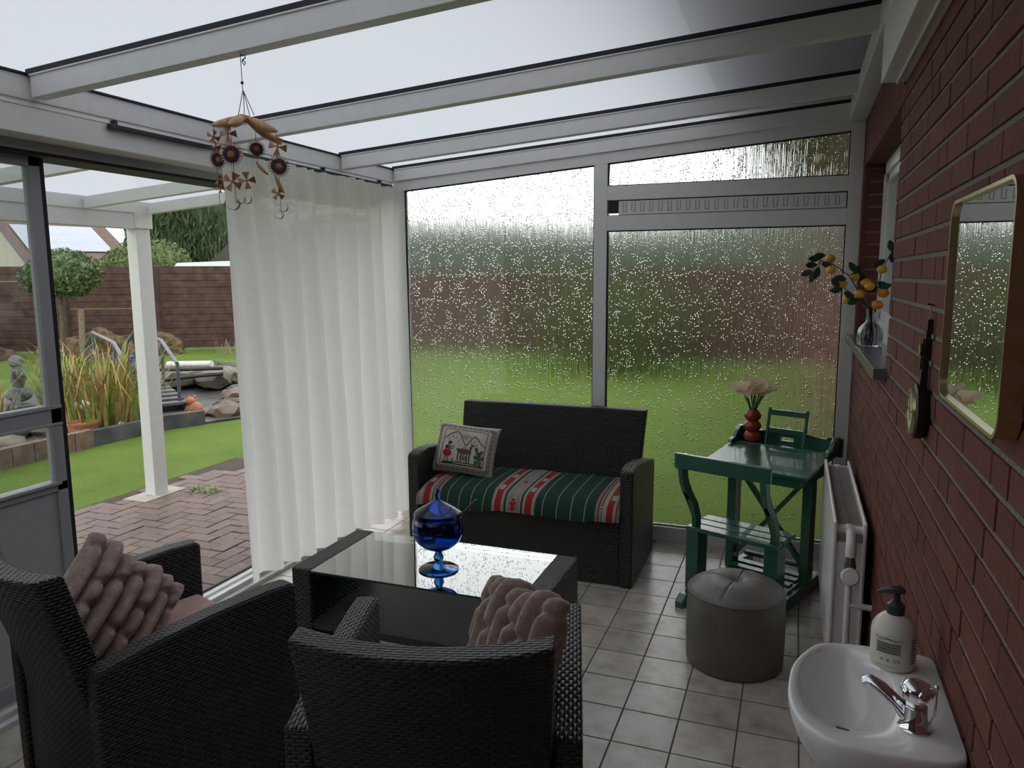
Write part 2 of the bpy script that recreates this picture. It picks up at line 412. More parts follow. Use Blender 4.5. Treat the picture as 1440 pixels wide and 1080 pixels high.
# back wall frame
m = MB(); y0, y1 = YB, YB+.06
def gtop(x): return 2.122+.0735*(x+2.383)
m.box((-2.4598, y0+.0006, 0), (-2.385, y1-.001, 2.2)); m.box((-1.134, y0+.0006, .0), (-1.056, y1-.001, 2.23)); m.box((.228, y0+.0006, 0), (XW-.0003, y1-.001, 2.42))
m.box((-2.385, y0-.012, 0), (-1.134, y1, .088)); m.box((-1.056, y0-.012, 0), (.228, y1, .088))
m.box((-1.056, y0+.0003, 2.010), (.228, y1-.0005, 2.090)); m.box((-1.056, y0+.0003, 1.837), (.228, y1-.0005, 1.923))
m.hexa([(-2.46,y0,gtop(-2.46)),(XW,y0,gtop(XW)),(XW,y1,gtop(XW)),(-2.46,y1,gtop(-2.46)),(-2.46,y0,roofz(-2.46)-.01),(XW,y0,roofz(XW)-.01),(XW,y1,roofz(XW)-.01),(-2.46,y1,roofz(-2.46)-.01)])
wb = m.build('wall_back', M_white, bevel=.002); struct(wb, 'white aluminium frame of the glazed end wall', 'window frame')
# thin bead lines and gaskets
m = MB(); g = .006
def rect_gasket(m, x0, x1, z0, zl, zr, y, t=.006):
    m.hexa([(x0,y,z0),(x0+t,y,z0),(x0+t,y+.02,z0),(x0,y+.02,z0),(x0,y,zl),(x0+t,y,zl),(x0+t,y+.02,zl),(x0,y+.02,zl)])
    m.hexa([(x1-t,y,z0),(x1,y,z0),(x1,y+.02,z0),(x1-t,y+.02,z0),(x1-t,y,zr),(x1,y,zr),(x1,y+.02,zr),(x1-t,y+.02,zr)])
    m.hexa([(x0,y,z0),(x1,y,z0),(x1,y+.02,z0),(x0,y+.02,z0),(x0,y,z0+t),(x1,y,z0+t),(x1,y+.02,z0+t),(x0,y+.02,z0+t)])
    m.hexa([(x0,y,zl-t),(x1,y,zr-t),(x1,y+.02,zr-t),(x0,y+.02,zl-t),(x0,y,zl),(x1,y,zr),(x1,y+.02,zr),(x0,y+.02,zl)])
rect_gasket(m, -2.385, -1.134, .088, gtop(-2.385), gtop(-1.134), y0+.012)
rect_gasket(m, -1.056, .228, .088, 1.837, 1.837, y0+.012)
rect_gasket(m, -1.056, .228, 2.090, gtop(-1.056), gtop(.228), y0+.012)
m.build('gasket', M_rubber, wb)
def pane(name, x0, x1, z0, zl, zr, label):
    m = MB(); a, b = YB+.024, YB+.030
    P = [(x0,a,z0),(x1,a,z0),(x1,b,z0),(x0,b,z0),(x0,a,zl),(x1,a,zr),(x1,b,zr),(x0,b,zl)]
    v = [m.bm.verts.new(p) for p in P]
    for q, mi in (((0,1,5,4), 0), ((3,2,6,7), 1), ((0,3,2,1), 0), ((4,5,6,7), 0), ((0,4,7,3), 0), ((1,2,6,5), 0)): m.f([v[i] for i in q], mi)
    struct(m.build(name, [M_plainslab, M_rain]), label, 'window')
pane('window_1', -2.385, -1.134, .088, gtop(-2.385), gtop(-1.134), 'left obscured rain-pattern pane of the end wall')
pane('window_2', -1.056, .228, .088, 1.837, 1.837, 'right obscured rain-pattern pane of the end wall')
pane('window_3', -1.056, .228, 2.090, gtop(-1.056), gtop(.228), 'narrow sloping obscured pane above the vent grille')
# ventilation grille
vg = empty('ventilation_grille', (0, 0, 0), 0, 'long white slotted ventilation grille in the end wall under the top pane', 'vent grille')
m = MB(); m.box((-.99, y0+.008, 1.927), (.222, y0+.05, 2.004)); m.build('grille_bar', M_white, vg, bevel=.002)
M_slot = plain('slot_gap', (.10, .10, .10), .8)
for i in range(23):
    x = -.965+i*.0515
    m = MB()
    for d in (0, .0188): m.box((x+d, y0+.0065, 1.945), (x+d+.0022, y0+.0085, 1.995))
    m.box((x, y0+.0065, 1.943), (x+.021, y0+.0085, 1.945)); m.build('slot', M_slot, vg)
m = MB(); m.box((-1.05, y0+.006, 1.937), (-.992, y0+.05, 2.006)); m.box((-1.056, y0+.012, 1.923), (.228, y0+.02, 1.927)); m.box((-1.056, y0+.012, 2.005), (.228, y0+.02, 2.010)); m.box((.222, y0+.012, 1.923), (.228, y0+.02, 2.01)); m.build('end_cap', M_rubber, vg)

# rafters, roof sheets
def slope_box(m, x0, x1, ya, yb, t0, t1, mi=None):
    m.hexa([(x0,ya,roofz(x0)-t1),(x1,ya,roofz(x1)-t1),(x1,yb,roofz(x1)-t1),(x0,yb,roofz(x0)-t1),(x0,ya,roofz(x0)-t0),(x1,ya,roofz(x1)-t0),(x1,yb,roofz(x1)-t0),(x0,yb,roofz(x0)-t0)], mi)
RY = [-.92, .03, .98, 1.93, 2.88, 3.80, 4.405]
ro = None
m = MB()
m.f([m.bm.verts.new(p) for p in ((-2.75,-1.5,roofz(-2.75)+.01),(XW+.1,-1.5,roofz(XW+.1)+.01),(XW+.1,4.5,roofz(XW+.1)+.01),(-2.75,4.5,roofz(-2.75)+.01))])
struct(m.build('ceiling', M_opal), 'opal white polycarbonate roof sheets', 'roof')
m = MB(); m.f([m.bm.verts.new(p) for p in ((-4.6,-1.5,roofz(-4.6)+.01),(-2.75,-1.5,roofz(-2.75)+.01),(-2.75,4.5,roofz(-2.75)+.01),(-4.6,4.5,roofz(-4.6)+.01))]); struct(m.build('veranda_roof', M_opal), 'opal veranda roof outside', 'roof')
for i, yy in enumerate(RY):
    w = .05
    m = MB(); slope_box(m, -2.44, .24, yy, yy+w, .010, .083)
    slope_box(m, -2.44, .24, yy-.006, yy+w+.006, .008, .014)
    b = m.build('ceiling_beam', M_white, bevel=.002); struct(b)
    m = MB(); slope_box(m, -2.455, .24, yy-.004, yy+w+.004, -.010, .008); m.build('gasket', M_rubber, b)
    m = MB(); slope_box(m, -4.42, -2.62, yy if yy < 4.3 else 4.33, (yy if yy < 4.3 else 4.33)+w, .008, .083); struct(m.build('veranda_beam', M_white, bevel=.002))
# gutter beam along the left side + wall plate along the brick wall
m = MB()
m.box((-2.56, -1.5, 2.175), (-2.46, 4.5, 2.255)); m.box((-2.60, -1.5, 2.063), (-2.458, 4.42, 2.163)); m.box((-2.60, -1.5, 2.160), (-2.466, 4.42, 2.176))
struct(m.build('trim_1', M_white, bevel=.003), 'white gutter beam over the sliding doors', 'beam')
m = MB(); m.box((-2.462, -1.5, 2.1535), (-2.457, 4.40, 2.1545)); m.box((-2.468, -1.5, 2.2555), (-2.45, 4.5, 2.262)); m.build('seam', M_rubber)
bpy.data.objects['seam'].parent = bpy.data.objects['trim_1']
m = MB(); m.box((-2.74, -1.5, 2.030), (-2.57, 4.42, 2.075)); m.box((-2.74, -1.5, 2.07), (-2.60, 4.42, 2.24)); struct(m.build('trim_2', M_greyal, bevel=.002), 'grey header rail of the sliding doors', 'rail')
m = MB(); m.box((-2.735, -1.5, 2.018), (-2.58, 4.42, 2.031)); ru = m.build('brush_seal', M_rubber); ru.parent = bpy.data.objects['trim_2']
m = MB()
m.box((.215, -1.5, roofz(.215)-.10), (XW, 4.41, roofz(.215)-.005)); m.box((.220, -1.5, 2.177), (XW-.0, 2.765, 2.39)); m.box((.262, -1.5, 2.170), (.270, 2.763, 2.178))
struct(m.build('trim_3', M_white, bevel=.003), 'white wall plate and blind box under the roof on the brick side', 'beam')
m = MB(); m.box((-2.57, -1.5, 0), (-2.54, 4.40, .022)); m.box((-2.72, -1.5, -.03), (-2.57, 4.42, .012)); m.box((-2.66, -1.5, .01), (-2.645, 4.42, .034)); m.box((-2.60, -1.5, .01), (-2.57, 4.42, .045))
struct(m.build('trim_4', plain('threshold_aluminium', (.62, .62, .60), .4), bevel=.002), 'aluminium threshold rail of the sliding doors', 'rail')
m = MB(); m.box((-2.735, -1.5, -.03), (-2.72, 4.42, .020)); ru = m.build('groove', M_rubber); ru.parent = bpy.data.objects['trim_4']

# sliding door
def door(name, X, ya, yb, label):
    d = empty(name); struct(d, label, 'door')
    m = MB(); t = .018
    for a, b in ((yb-.045, yb), (ya, ya+.045)): m.box((X-t, a, .07), (X+t, b, 2.03))
    m.box((X-t, ya, 1.02), (X+t, yb, 1.10)); m.box((X-t-.006, ya, 1.085), (X+t+.006, yb-.0, 1.098)); m.box((X-t-.004, ya, 1.02), (X+t+.004, yb, 1.03))
    m.box((X-t, ya, .765), (X+t, yb, .80)); m.box((X-t-.008, ya, .790), (X+t+.010, yb-.03, .802)); m.box((X-t, ya, 1.985), (X+t, yb, 2.03)); m.box((X-t, ya, .03), (X+t, yb, .10))
    m.build('door_frame', M_greyal, d, bevel=.002)
    m = MB(); m.box((X-.004, ya+.04, .09), (X+.008, yb-.04, .77)); m.build('door_panel', plain('grey_panel', (.40, .415, .42), .5, var=.06), d)
    m = MB(); m.box((X-.002, ya+.04, .80), (X+.002, yb-.04, 1.99)); m.build('door_glass', M_glass, d)
    m = MB()
    n = 60
    m.box((X-t-.012, yb, .05), (X+.004, yb+.028, 2.03)); m.build('brush_seal', M_rubber, d)
door('door_1', -2.66, .95, 2.095, 'grey sliding door with glass above and solid panel below at left')
door('door_2', -2.70, -.3, .93, 'second sliding door behind the camera')
door('door_3', -2.66, -1.45, -.32, 'third sliding door behind the camera')

# kitchen window in the brick wall
wn = empty('window_4'); struct(wn, 'white framed house window above the stone sill', 'window')
m = MB(); x0 = .385
m.box((x0, WIN[0], WIN[2]), (x0+.05, WIN[0]+.09, WIN[3])); m.box((x0, WIN[1]-.075, WIN[2]), (x0+.05, WIN[1], WIN[3])); m.box((x0, WIN[0], WIN[3]-.06), (x0+.05, WIN[1], WIN[3])); m.box((x0, WIN[0], WIN[2]), (x0+.05, WIN[1], WIN[2]+.12))
m.box((x0+.012, WIN[0]+.09, WIN[2]+.12), (x0+.05, WIN[1]-.075, WIN[2]+.165)); m.box((x0+.012, WIN[1]-.12, WIN[2]+.12), (x0+.05, WIN[1]-.075, WIN[3]-.06)); m.box((x0+.012, WIN[0]+.09, WIN[3]-.10), (x0+.05, WIN[1]-.075, WIN[3]-.06))
m.build('window_frame', M_white, wn, bevel=.003)
m = MB(); m.box((x0+.03, WIN[0]+.09, WIN[2]+.16), (x0+.034, WIN[1]-.12, WIN[3]-.10)); m.build('window_pane', M_glass, wn)
m = MB(); m.box((.252, 2.80, 1.235), (.40, 4.375, 1.265)); m.box((.252, 2.80, 1.225), (.275, 4.375, 1.24))
struct(m.build('window_sill', plain('grey_stone_sill', (.13, .135, .135), .25, var=.2, scale=40), bevel=.003), 'dark grey stone sill jutting from the brick wall', 'sill')

# ================================================================= VERANDA + GARDEN
m = MB(); tone = []; rnd = random.Random(4)
a = .104
for i in range(-1, 24):
    for j in range(-12, 64):
        kk = (i-j) % 4
        x, y = -2.74-i*a, -1.2+j*a
        if kk == 0: A, B = (x-2*a+.0, y), (x, y+a)
        elif kk == 3: A, B = (x-a, y), (x, y+2*a)
        else: continue
        # boundary of the paved area
        cx, cy = (A[0]+B[0])/2, (A[1]+B[1])/2
        if cx < -4.72+.10*math.sin(cy*1.7)+(.22 if cy > 5 else 0) or cx > -2.72 or cy > 5.7: continue
        dz = rnd.uniform(-.003, .003)
        m.box((A[0]+.003, A[1]+.003, -.12), (min(B[0], -2.738)-.003, B[1]-.003, -.05+dz)); tone += [rnd.random()]*6
pv = m.build('patio_paving', M_paver, tone=tone, bevel=.003, bseg=1); struct(pv, 'brown clay block paving outside the doors', 'paving')
m = MB(); m.box((-4.78, -2.0, -.13), (-2.73, 5.5, -.066)); m.build('joint_bed', plain('dark_joint_sand', (.06, .045, .035), .95, var=.3), pv)
m = MB(); m.box((-4.62, 4.10, -.10), (-4.40, 4.50, -.047)); m.build('post_footing', plain('concrete', (.42, .38, .33), .9, var=.15, scale=30, bump=.3), pv)

m = MB(); m.box((-4.55, 4.245, -.05), (-4.455, 4.37, 1.95)); m.box((-4.57, 4.23, 1.93), (-4.44, 4.385, 2.04))
struct(m.build('veranda_post', M_white, bevel=.004), 'white square post holding up the veranda roof outside', 'post')
m = MB(); m.box((-4.54, -1.5, 1.925), (-4.45, 4.30, 2.035)); m.box((-4.56, -1.5, 2.035), (-4.44, 4.38, 2.12)); m.box((-4.545, -1.5, 2.030), (-4.449, 4.3, 2.036))
struct(m.build('veranda_gutter', M_white, bevel=.004), 'white gutter beam of the veranda', 'beam')

M_fence = plain('brown_fence_boards', (.085, .046, .036), .85, var=.4, scale=6, bump=.5)
M_fence2 = plain('brown_fence_posts', (.07, .042, .034), .85, var=.3, scale=6)
def fence(pts, h, seg, label, group=None):
    f = empty('board_fence', (pts[0][0], pts[0][1], -.08), 0, label, 'fence', group)
    o = Vector((pts[0][0], pts[0][1], -.08)); rnd = random.Random(len(pts)+int(h*10))
    for (a, b) in zip(pts[:-1], pts[1:]):
        a, b = Vector((a[0], a[1], 0)), Vector((b[0], b[1], 0)); L = (b-a).length; n = max(1, round(L/seg)); d = (b-a)/n
        for i in range(n):
            p, q = a+d*i-o, a+d*(i+1)-o; p.z = q.z = 0
            m = MB(); z = .04
            while z < h-.03:
                t = .155; off = Vector((0, 0, z+t/2)); jog = rnd.uniform(-.006, .006)
                m.bar(p+off+Vector((0, jog, 0)), q+off+Vector((0, -jog, 0)), .03+rnd.uniform(0, .008), t-.010)
                if rnd.random() > .10: m.bar(p+off+Vector((.0, .03, t/2)), q+off+Vector((.0, .03, t/2)), .012, .03)
                z += t
            m.build('fence_panel', M_fence, f)
            m = MB(); m.box((p.x-.09, p.y-.05, 0), (p.x+.09, p.y+.05, h+.0)); m.build('fence_post', M_fence2, f)
fence([(-18.5, 10.35), (-12.1, 14.55)], 1.86, 1.9, 'brown horizontal board fence beyond the pond and lawn')
fence([(-12.0, 14.6), (9.5, 14.1)], 1.75, 1.9, 'brown fence seen blurred through the rain-pattern panes')

# foliage
def leaf_mat(name, c1, c2):
    k = NT(name); f = k.noise(k.coord(), 9, 3); k.p(Base_Color=k.ramp(f, [(.3, c1), (.7, c2)]), Roughness=.7); return k.m
def foliage(name, blobs, n, size, mat, parent, seed=1, droop=0, core=True):
    rnd = random.Random(seed); m = MB(); tot = sum(b[3]*b[4]*b[5] for b in blobs)
    for (cx, cy, cz, rx, ry, rz) in blobs:
        if core: m.ico((cx, cy, cz), (rx*.82, ry*.82, rz*.82), 3, 0, .10, seed)
        for i in range(int(n*rx*ry*rz/tot)):
            d = Vector((rnd.gauss(0,1), rnd.gauss(0,1), rnd.gauss(0,1))).normalized(); kf = rnd.uniform(.78, 1.08)
            p = Vector((cx+d.x*rx*kf, cy+d.y*ry*kf, cz+d.z*rz*kf))
            a = Vector((rnd.gauss(0,1), rnd.gauss(0,1), rnd.gauss(0,1)-droop*3)).normalized(); b = a.cross(Vector((rnd.gauss(0,1), rnd.gauss(0,1), rnd.gauss(0,1)))).normalized()
            s = size*rnd.uniform(.6, 1.3)
            L = s*(1+droop*2)
            vs = [m.bm.verts.new(q) for q in (p-a*L*.5, p+b*s*.25, p+a*L*.5, p-b*s*.25)]
            m.f(vs, 0)
    return m.build(name, mat, parent, fixn=False, uv=False)
M_lf1 = leaf_mat('bay_leaves', (.05, .085, .028), (.14, .20, .08))
M_lf2 = leaf_mat('laurel_leaves', (.05, .09, .025), (.17, .22, .07))
M_lf3 = leaf_mat('conifer_needles', (.025, .045, .018), (.07, .105, .035))
M_lf4 = leaf_mat('bright_leaves', (.06, .13, .02), (.16, .28, .06))
M_lf5 = leaf_mat('grey_green_leaves', (.07, .09, .06), (.15, .175, .13))
M_bark = plain('bark', (.12, .09, .065), .9, var=.3, bump=.5)
t = empty('standard_tree', (-13.7, 11.2, -.08), 0, 'small round-headed standard tree by the fence behind the pond', 'tree')
foliage('crown', [(0, 0, 1.76, .72, .6, .46), (-.5, 0, 1.66, .5, .45, .36), (.30, 0, 1.68, .42, .4, .33)], 5200, .085, M_lf1, t, 2)
m = MB(); m.tube([(-.22, 0, 0), (-.2, .02, .8), (-.16, 0, 1.5)], [.05, .045, .035]); m.build('trunk', M_bark, t, smooth=60)
m = MB(); m.tube([(-13.45, 11.25, -.08), (-13.40, 11.25, .95)], .055, 10); tag(m.build('tree_stake', plain('pale_wood', (.22, .16, .11), .85, var=.2), smooth=50), 'short round wooden stake right of the standard tree trunk', 'stake')
def bush(name, loc, blobs, n, size, mat, label, cat='bush', droop=0, seed=3, group=None):
    t = empty(name, loc, 0, label, cat, group); foliage('foliage', blobs, n, size, mat, t, seed, droop)
    m = MB(); m.tube([(0, 0, 0), (0, 0, max(.4, blobs[0][2]-.2))], .08); m.build('stem', M_bark, t, smooth=50); return t
bush('round_bush', (-23.0, 22, -.08), [(.4, 0, 2.05, 1.7, 1.2, 1.0), (-1.2, 0, 1.8, .9, .9, .7), (1.6, 0, 1.7, .8, .8, .6)], 5200, .16, M_lf2, 'rounded dark laurel bush rising behind the fence beside the white post')
bush('conifer', (-29.6, 31, -.08), [(0, 0, 3.6, 3.0, 1.8, 3.6), (-1.2, 0, 4.6, 1.6, 1.2, 2.6), (2.0, -.3, 4.2, 1.8, 1.2, 3.0)], 11000, .2, M_lf3, 'tall drooping dark conifer behind the round bush', 'tree', droop=1)
bush('leafy_tree', (-30.0, 35.5, -.08), [(0.3, 0, 3.9, 2.5, 1.8, 2.3)], 4000, .2, M_lf4, 'bright green leafy tree right of the drooping conifer', 'tree')
bush('hedge', (-8.5, 21, -.08), [(0, 0, 1.6, 4.5, 1.2, 1.7), (-5, 0, 1.9, 3.2, 1.2, 1.6)], 5000, .3, M_lf5, 'grey-green hedge blurred behind the left rain-pattern pane', 'hedge')
bush('dark_shrub', (-3.2, 12.2, -.08), [(0, 0, .85, .8, .6, 1.0), (.9, .2, .7, .7, .5, .85)], 4000, .16, M_lf2, 'dark green shrub before the fence, blurred behind the middle mullion', 'bush')
bush('far_tree', (-1.5, 26, -.08), [(0, 0, 2.0, 5.5, 1.6, 1.9), (6, 0, 2.0, 4, 1.6, 1.7)], 5000, .35, M_lf5, 'tall grey-green tree row blurred behind the right rain-pattern pane', 'tree row')

# neighbour's house with solar roof
M_rtile = None
k = NT('brown_roof_tiles'); co = k.coord(); sp = k.new('ShaderNodeSeparateXYZ'); k.set(sp, 0, co)
st = k.math('FRACT', k.math('MULTIPLY', sp.outputs[2], 6.5)); n1 = k.noise(co, 3, 4)
mx = k.new('ShaderNodeMix', data_type='RGBA', blend_type='MULTIPLY'); mx.inputs[0].default_value = 1
k.t.links.new(k.ramp(n1, [(.3, (.105, .068, .055)), (.7, (.15, .098, .08))]), mx.inputs[6]); k.t.links.new(k.ramp(st, [(0, (.55,)*3), (.15, (1,)*3)]), mx.inputs[7])
k.p(Base_Color=mx.outputs[2], Roughness=.8, Normal=k.bump(st, .6, .05)); M_rtile = k.m
hs = empty('neighbour_house', (-50.8, 46.8, -.08), math.radians(68), 'neighbouring house with brown tiled roof and rows of solar panels', 'house')
z0, sl_ = 2.77, math.radians(25)
def slope(u, L, h=0.): return Vector((u, L*math.cos(sl_)-h*math.sin(sl_), z0+L*math.sin(sl_)+h*math.cos(sl_)))
def slab(m, u0, u1, L0, L1, h0, h1): m.hexa([slope(u0,L0,h0),slope(u1,L0,h0),slope(u1,L1,h0),slope(u0,L1,h0),slope(u0,L0,h1),slope(u1,L0,h1),slope(u1,L1,h1),slope(u0,L1,h1)])
m = MB(); slab(m, -6.7, 1.4, -.35, 9.4, -.15, 0); m.build('roof', M_rtile, hs)
m = MB(); yr = 7.4*math.cos(sl_); zr = z0+7.4*math.sin(sl_)-.12
m.prism([(.1, 0), (14.4, 0), (14.4, z0-.1), (yr, zr), (.1, z0-.1)], 'x', -6.35, .2); m.build('wall', plain('cream_render', (.46, .42, .36), .9, var=.05), hs)
m = MB(); m.bar(slope(-6.72, -.35, -.06), slope(-6.72, 9.4, -.06), .06, .22); m.bar(slope(-6.7, -.42, -.05), slope(.5, -.42, -.05), .14, .14); m.build('gutter', plain('dark_gutter', (.05, .04, .04), .5), hs)
M_solar = NT('solar_cell'); M_solar.p(Base_Color=(.16, .20, .28, 1), Roughness=.10); M_solar.b.inputs['Coat Weight'].default_value = 1; M_solar = M_solar.m
M_pe = plain('panel_edge', (.6, .6, .62), .4, .3)
for r_ in range(3):
    for c_ in range(6):
        u = -5.95+c_*1.01; L0 = 2.1+r_*1.72
        m = MB(); slab(m, u, u+.985, L0, L0+1.68, .08, .12); o = m.build('solar_panel', M_solar, hs)
        m = MB(); slab(m, u+.985, u+1.005, L0, L0+1.68, .07, .125); slab(m, u, u+.985, L0+1.68, L0+1.70, .07, .125); m.build('panel_frame', M_pe, o)
sd = empty('garden_shed', (-19.3, 23, -.08), 0, 'small dark shed with grey tiled roof behind the fence', 'shed')
m = MB(); m.box((-1.3, 0, 0), (1.6, 2.5, 2.3)); m.prism([(-1.3, 2.3), (1.6, 2.3), (-.2, 3.05)], 'y', .01, 2.5); m.build('wall', plain('dark_boards', (.06, .055, .05), .8), sd)
m = MB(); m.hexa([(-.2,-.2,3.05),(2.6,-.2,3.0),(2.9,2.7,2.1),(.9,-.3,2.15),(-.2,-.2,3.12),(2.6,-.2,3.07),(2.9,2.7,2.17),(.9,-.3,2.22)]) if False else None
m = MB(); m.hexa([(.45,-.3,2.35),(3.2,-.3,2.35),(3.2,1.2,2.98),(-.2,1.2,2.98),(.45,-.3,2.42),(3.2,-.3,2.42),(3.2,1.2,3.05),(-.2,1.2,3.05)]); m.build('roof', plain('grey_roof_tiles', (.20, .17, .145), .85, var=.3, scale=5), sd)
wt = empty('white_shelter', (-19.6, 20.5, -.08), 0, 'low white sloping shelter roof peeping over the fence', 'shelter')
m = MB(); m.prism([(-.75, 1.7), (-.2, 2.15), (2.5, 2.2), (2.5, 1.7)], 'y', 0, 1.5); m.box((-.6, .1, 0), (2.4, 1.4, 1.7)); m.build('roof', plain('white_sheet', (.80, .82, .83), .5, var=.02), wt)

# soil mounds by the fence
def mound(loc, r, label, seed, mat):
    m = MB(); m.ico((0, 0, 0), r, 4, 0, .22, seed)
    o = m.build('soil_mound', mat, smooth=70); o.location = loc; tag(o, label, 'mound')
    d = o.modifiers.new('d', 'DISPLACE'); tx = bpy.data.textures.new('clumps', 'CLOUDS'); tx.noise_scale = .09; d.texture = tx; d.strength = .22
M_soil = plain('dry_grass_heap', (.12, .085, .04), .95, var=.6, scale=9, bump=1)
M_soil2 = plain('brown_soil_heap', (.13, .082, .055), .95, var=.5, scale=9, bump=1)
mound((-14.0, 12.1, -.12), (1.0, .5, .60), 'heap of dry cuttings before the fence, right of the standard tree', 2, M_soil)
mound((-16.2, 10.75, -.12), (1.3, .5, .55), 'brown soil heap before the fence, left of the standard tree', 5, M_soil2)
mound((-13.0, 12.9, -.14), (.55, .35, .42), 'low heap at the foot of the fence hidden partly by the white post', 8, M_soil)
m = MB(); m.lathe([(0, .16), (.10, .15), (.13, .08), (.12, 0), (0, 0)], (0, 0, 0), 20); m.lathe([(0, .175), (.05, .17), (.055, .155)], (0, 0, 0), 16)
o = m.build('garden_marker', plain('white_plastic', (.8, .8, .8), .5), smooth=40); o.location = (-13.35, 13.6, -.08); tag(o, 'small round white cap on the grass before the fence', 'garden cap')
m = MB()
for i in range(40):
    rr = random.Random(i); x, y = rr.uniform(-.35, .35), rr.uniform(-.15, .15)
    m.tube([(x, y, 0), (x+rr.uniform(-.15, .15), y, rr.uniform(.15, .35))], [.006, .003], 4)
o = m.build('dry_twigs', plain('grey_twigs', (.35, .28, .23), .9)); o.location = (-11.45, 13.3, -.08); tag(o, 'tangle of dry grey twigs by the fence beside the white post', 'twigs', kind='stuff')

# bridge with hand rails
M_deck = plain('grey_deck_boards', (.10, .095, .10), .7, var=.3, scale=8)
ang = math.atan2(9.0-6.75, -10.4+7.25)
br = empty('garden_bridge', (-7.35, 6.80, -.08), math.atan2(2.1, -3.3), 'small dark wooden bridge over the pond with two hand rails', 'bridge')
m = MB()
for i in range(20):
    x = i*.195; z = .10+.16*math.sin(PI*min(1, x/3.9))
    m.box((x, -.60, z), (x+.175, .12, z+.035))
m.build('deck_board', M_deck, br, bevel=.004)
m = MB()
for s in (-.60, .07): m.box((0, s, 0), (3.9, s+.05, .12))
m.build('bridge_beam', M_black, br)
M_rail = plain('grey_metal_rail', (.085, .10, .115), .4, var=.1)
for s in (-.53, .03):
    rl = MB()
    xs = (.12, .9, 2.5, 3.3); zz = (.60, .84, .88, .62)
    rl.tube([(xs[0], s, zz[0]), (xs[1], s, zz[1]), (xs[2], s, zz[2]), (xs[3], s, zz[3])], .024, 8)
    for a, b in zip(xs, zz): rl.tube([(a, s, .1), (a, s, b)], .022, 8)
    rl.build('hand_rail', M_rail, br, smooth=50)

# edging round the pond bed
M_slate = plain('dark_slate', (.075, .075, .08), .7, var=.4, scale=6, bump=.5)
m = MB(); pts = [(-6.45, 3.6), (-6.47, 5.35)]
for i in range(9):
    y = 3.55+i*.21; m.box((-6.52, y, -.1), (-6.44, y+.203, .10))
tag(m.build('brick_edging', plain('clay_edging', (.17, .115, .09), .85, var=.3, scale=9), bevel=.004), 'upright clay brick edging of the pond bed seen through the sliding door', 'edging')
m = MB()
P = [(-6.50, 5.45), (-6.46, 6.35), (-6.28, 6.75)]
for a, b in zip(P[:-1], P[1:]): m.bar((a[0], a[1], 0), (b[0], b[1], 0), .07, .16)
tag(m.build('slate_edging', M_slate, bevel=.005), 'dark slate edging strip along the pond bed by the lawn', 'edging')
# pond bed
m = MB()
pts = [(-6.5, 3.2), (-6.48, 5.4), (-6.42, 6.4), (-6.05, 7.2), (-6.3, 8.6), (-7.0, 10.6), (-9.2, 11.4), (-10.2, 9.6), (-10.6, 7.6), (-10.2, 5.4), (-9.5, 3.0)]
m.prism(pts, 'z', -.2, -.055); tag(m.build('pond_bed', plain('dark_pond_liner', (.055, .055, .05), .5, var=.5, scale=4, bump=.5)), 'dark pond bed with stones beyond the near lawn', 'pond')
rr = random.Random(12); M_rocks = [plain('rock_%s' % n, [q*.62 for q in c], .85, var=.3, scale=9, bump=.6) for n, c in (('grey', (.20, .195, .19)), ('tan', (.30, .25, .20)), ('dark', (.09, .09, .095)), ('mossy', (.16, .17, .12)), ('rosy', (.30, .22, .18)))]
rocks = []
for i in range(70):
    t = rr.random()
    if i < 34: x, y = rr.uniform(-9.6, -6.3), 0; y = 9.3+rr.gauss(0, .35)+(x+8)*.3
    elif i < 58: x = rr.uniform(-7.6, -6.15); y = rr.uniform(6.95, 9.0)
    else: x = rr.uniform(-9.4, -7); y = rr.uniform(4.0, 6.0)
    if -8.2 < x < -7.0 and 6.3 < y < 8.0: x += 1.0
    bl_ = Matrix.Rotation(-math.atan2(2.1, -3.3), 2) @ Vector((x+7.35, y-6.80))
    if -.3 < bl_.x < 4.1 and -.95 < bl_.y < .5: x += 1.3; y += .5
    s = rr.uniform(.10, .24)*(1.25 if i < 34 else .85)
    m = MB(); m.ico((0, 0, 0), (s*rr.uniform(.9, 1.5), s, s*rr.uniform(.45, .8)), 2, 0, .25, i)
    mi = rr.randrange(5); o = m.build('pond_rock', M_rocks[mi], smooth=35); o.location = (x, y, -.06+s*.25+(.10 if i < 34 else 0)); o.rotation_euler = (0, 0, rr.uniform(0, 6))
    tag(o, '%s %s stone %s' % ('large' if s > .22 else ('middling' if s > .15 else 'small'), ('grey', 'tan', 'dark', 'mossy', 'rosy')[mi], 'heaped on the far bank of the pond by the pipe' if i < 34 else ('on the near pond bank by the frog figure' if i < 58 else 'in the pond bed left of the tall grass')), 'rock', 'rocks around the pond')
m = MB(); m.tube([(-8.5, 8.5, .33), (-7.75, 8.55, .36)], .045, 12); tag(m.build('white_pipe', plain('white_pvc', (.75, .74, .70), .4), smooth=40), 'white plastic pipe lying on the pond rocks', 'pipe')
for q, (z, lab) in enumerate((((.30), 'black hose looping over the rocks into the white pipe'), ((.20), 'lower black hose lying under the white pipe'))):
    m = MB(); m.tube([(-8.75+.1*q, 7.6, .12), (-8.6, 8.0, z-.02), (-8.3, 8.2, z-.05*q), (-7.9, 8.35, z+.0), (-7.6, 8.6, z+.02*q)], .026, 8); tag(m.build('garden_hose', M_black, smooth=40), lab, 'hose')
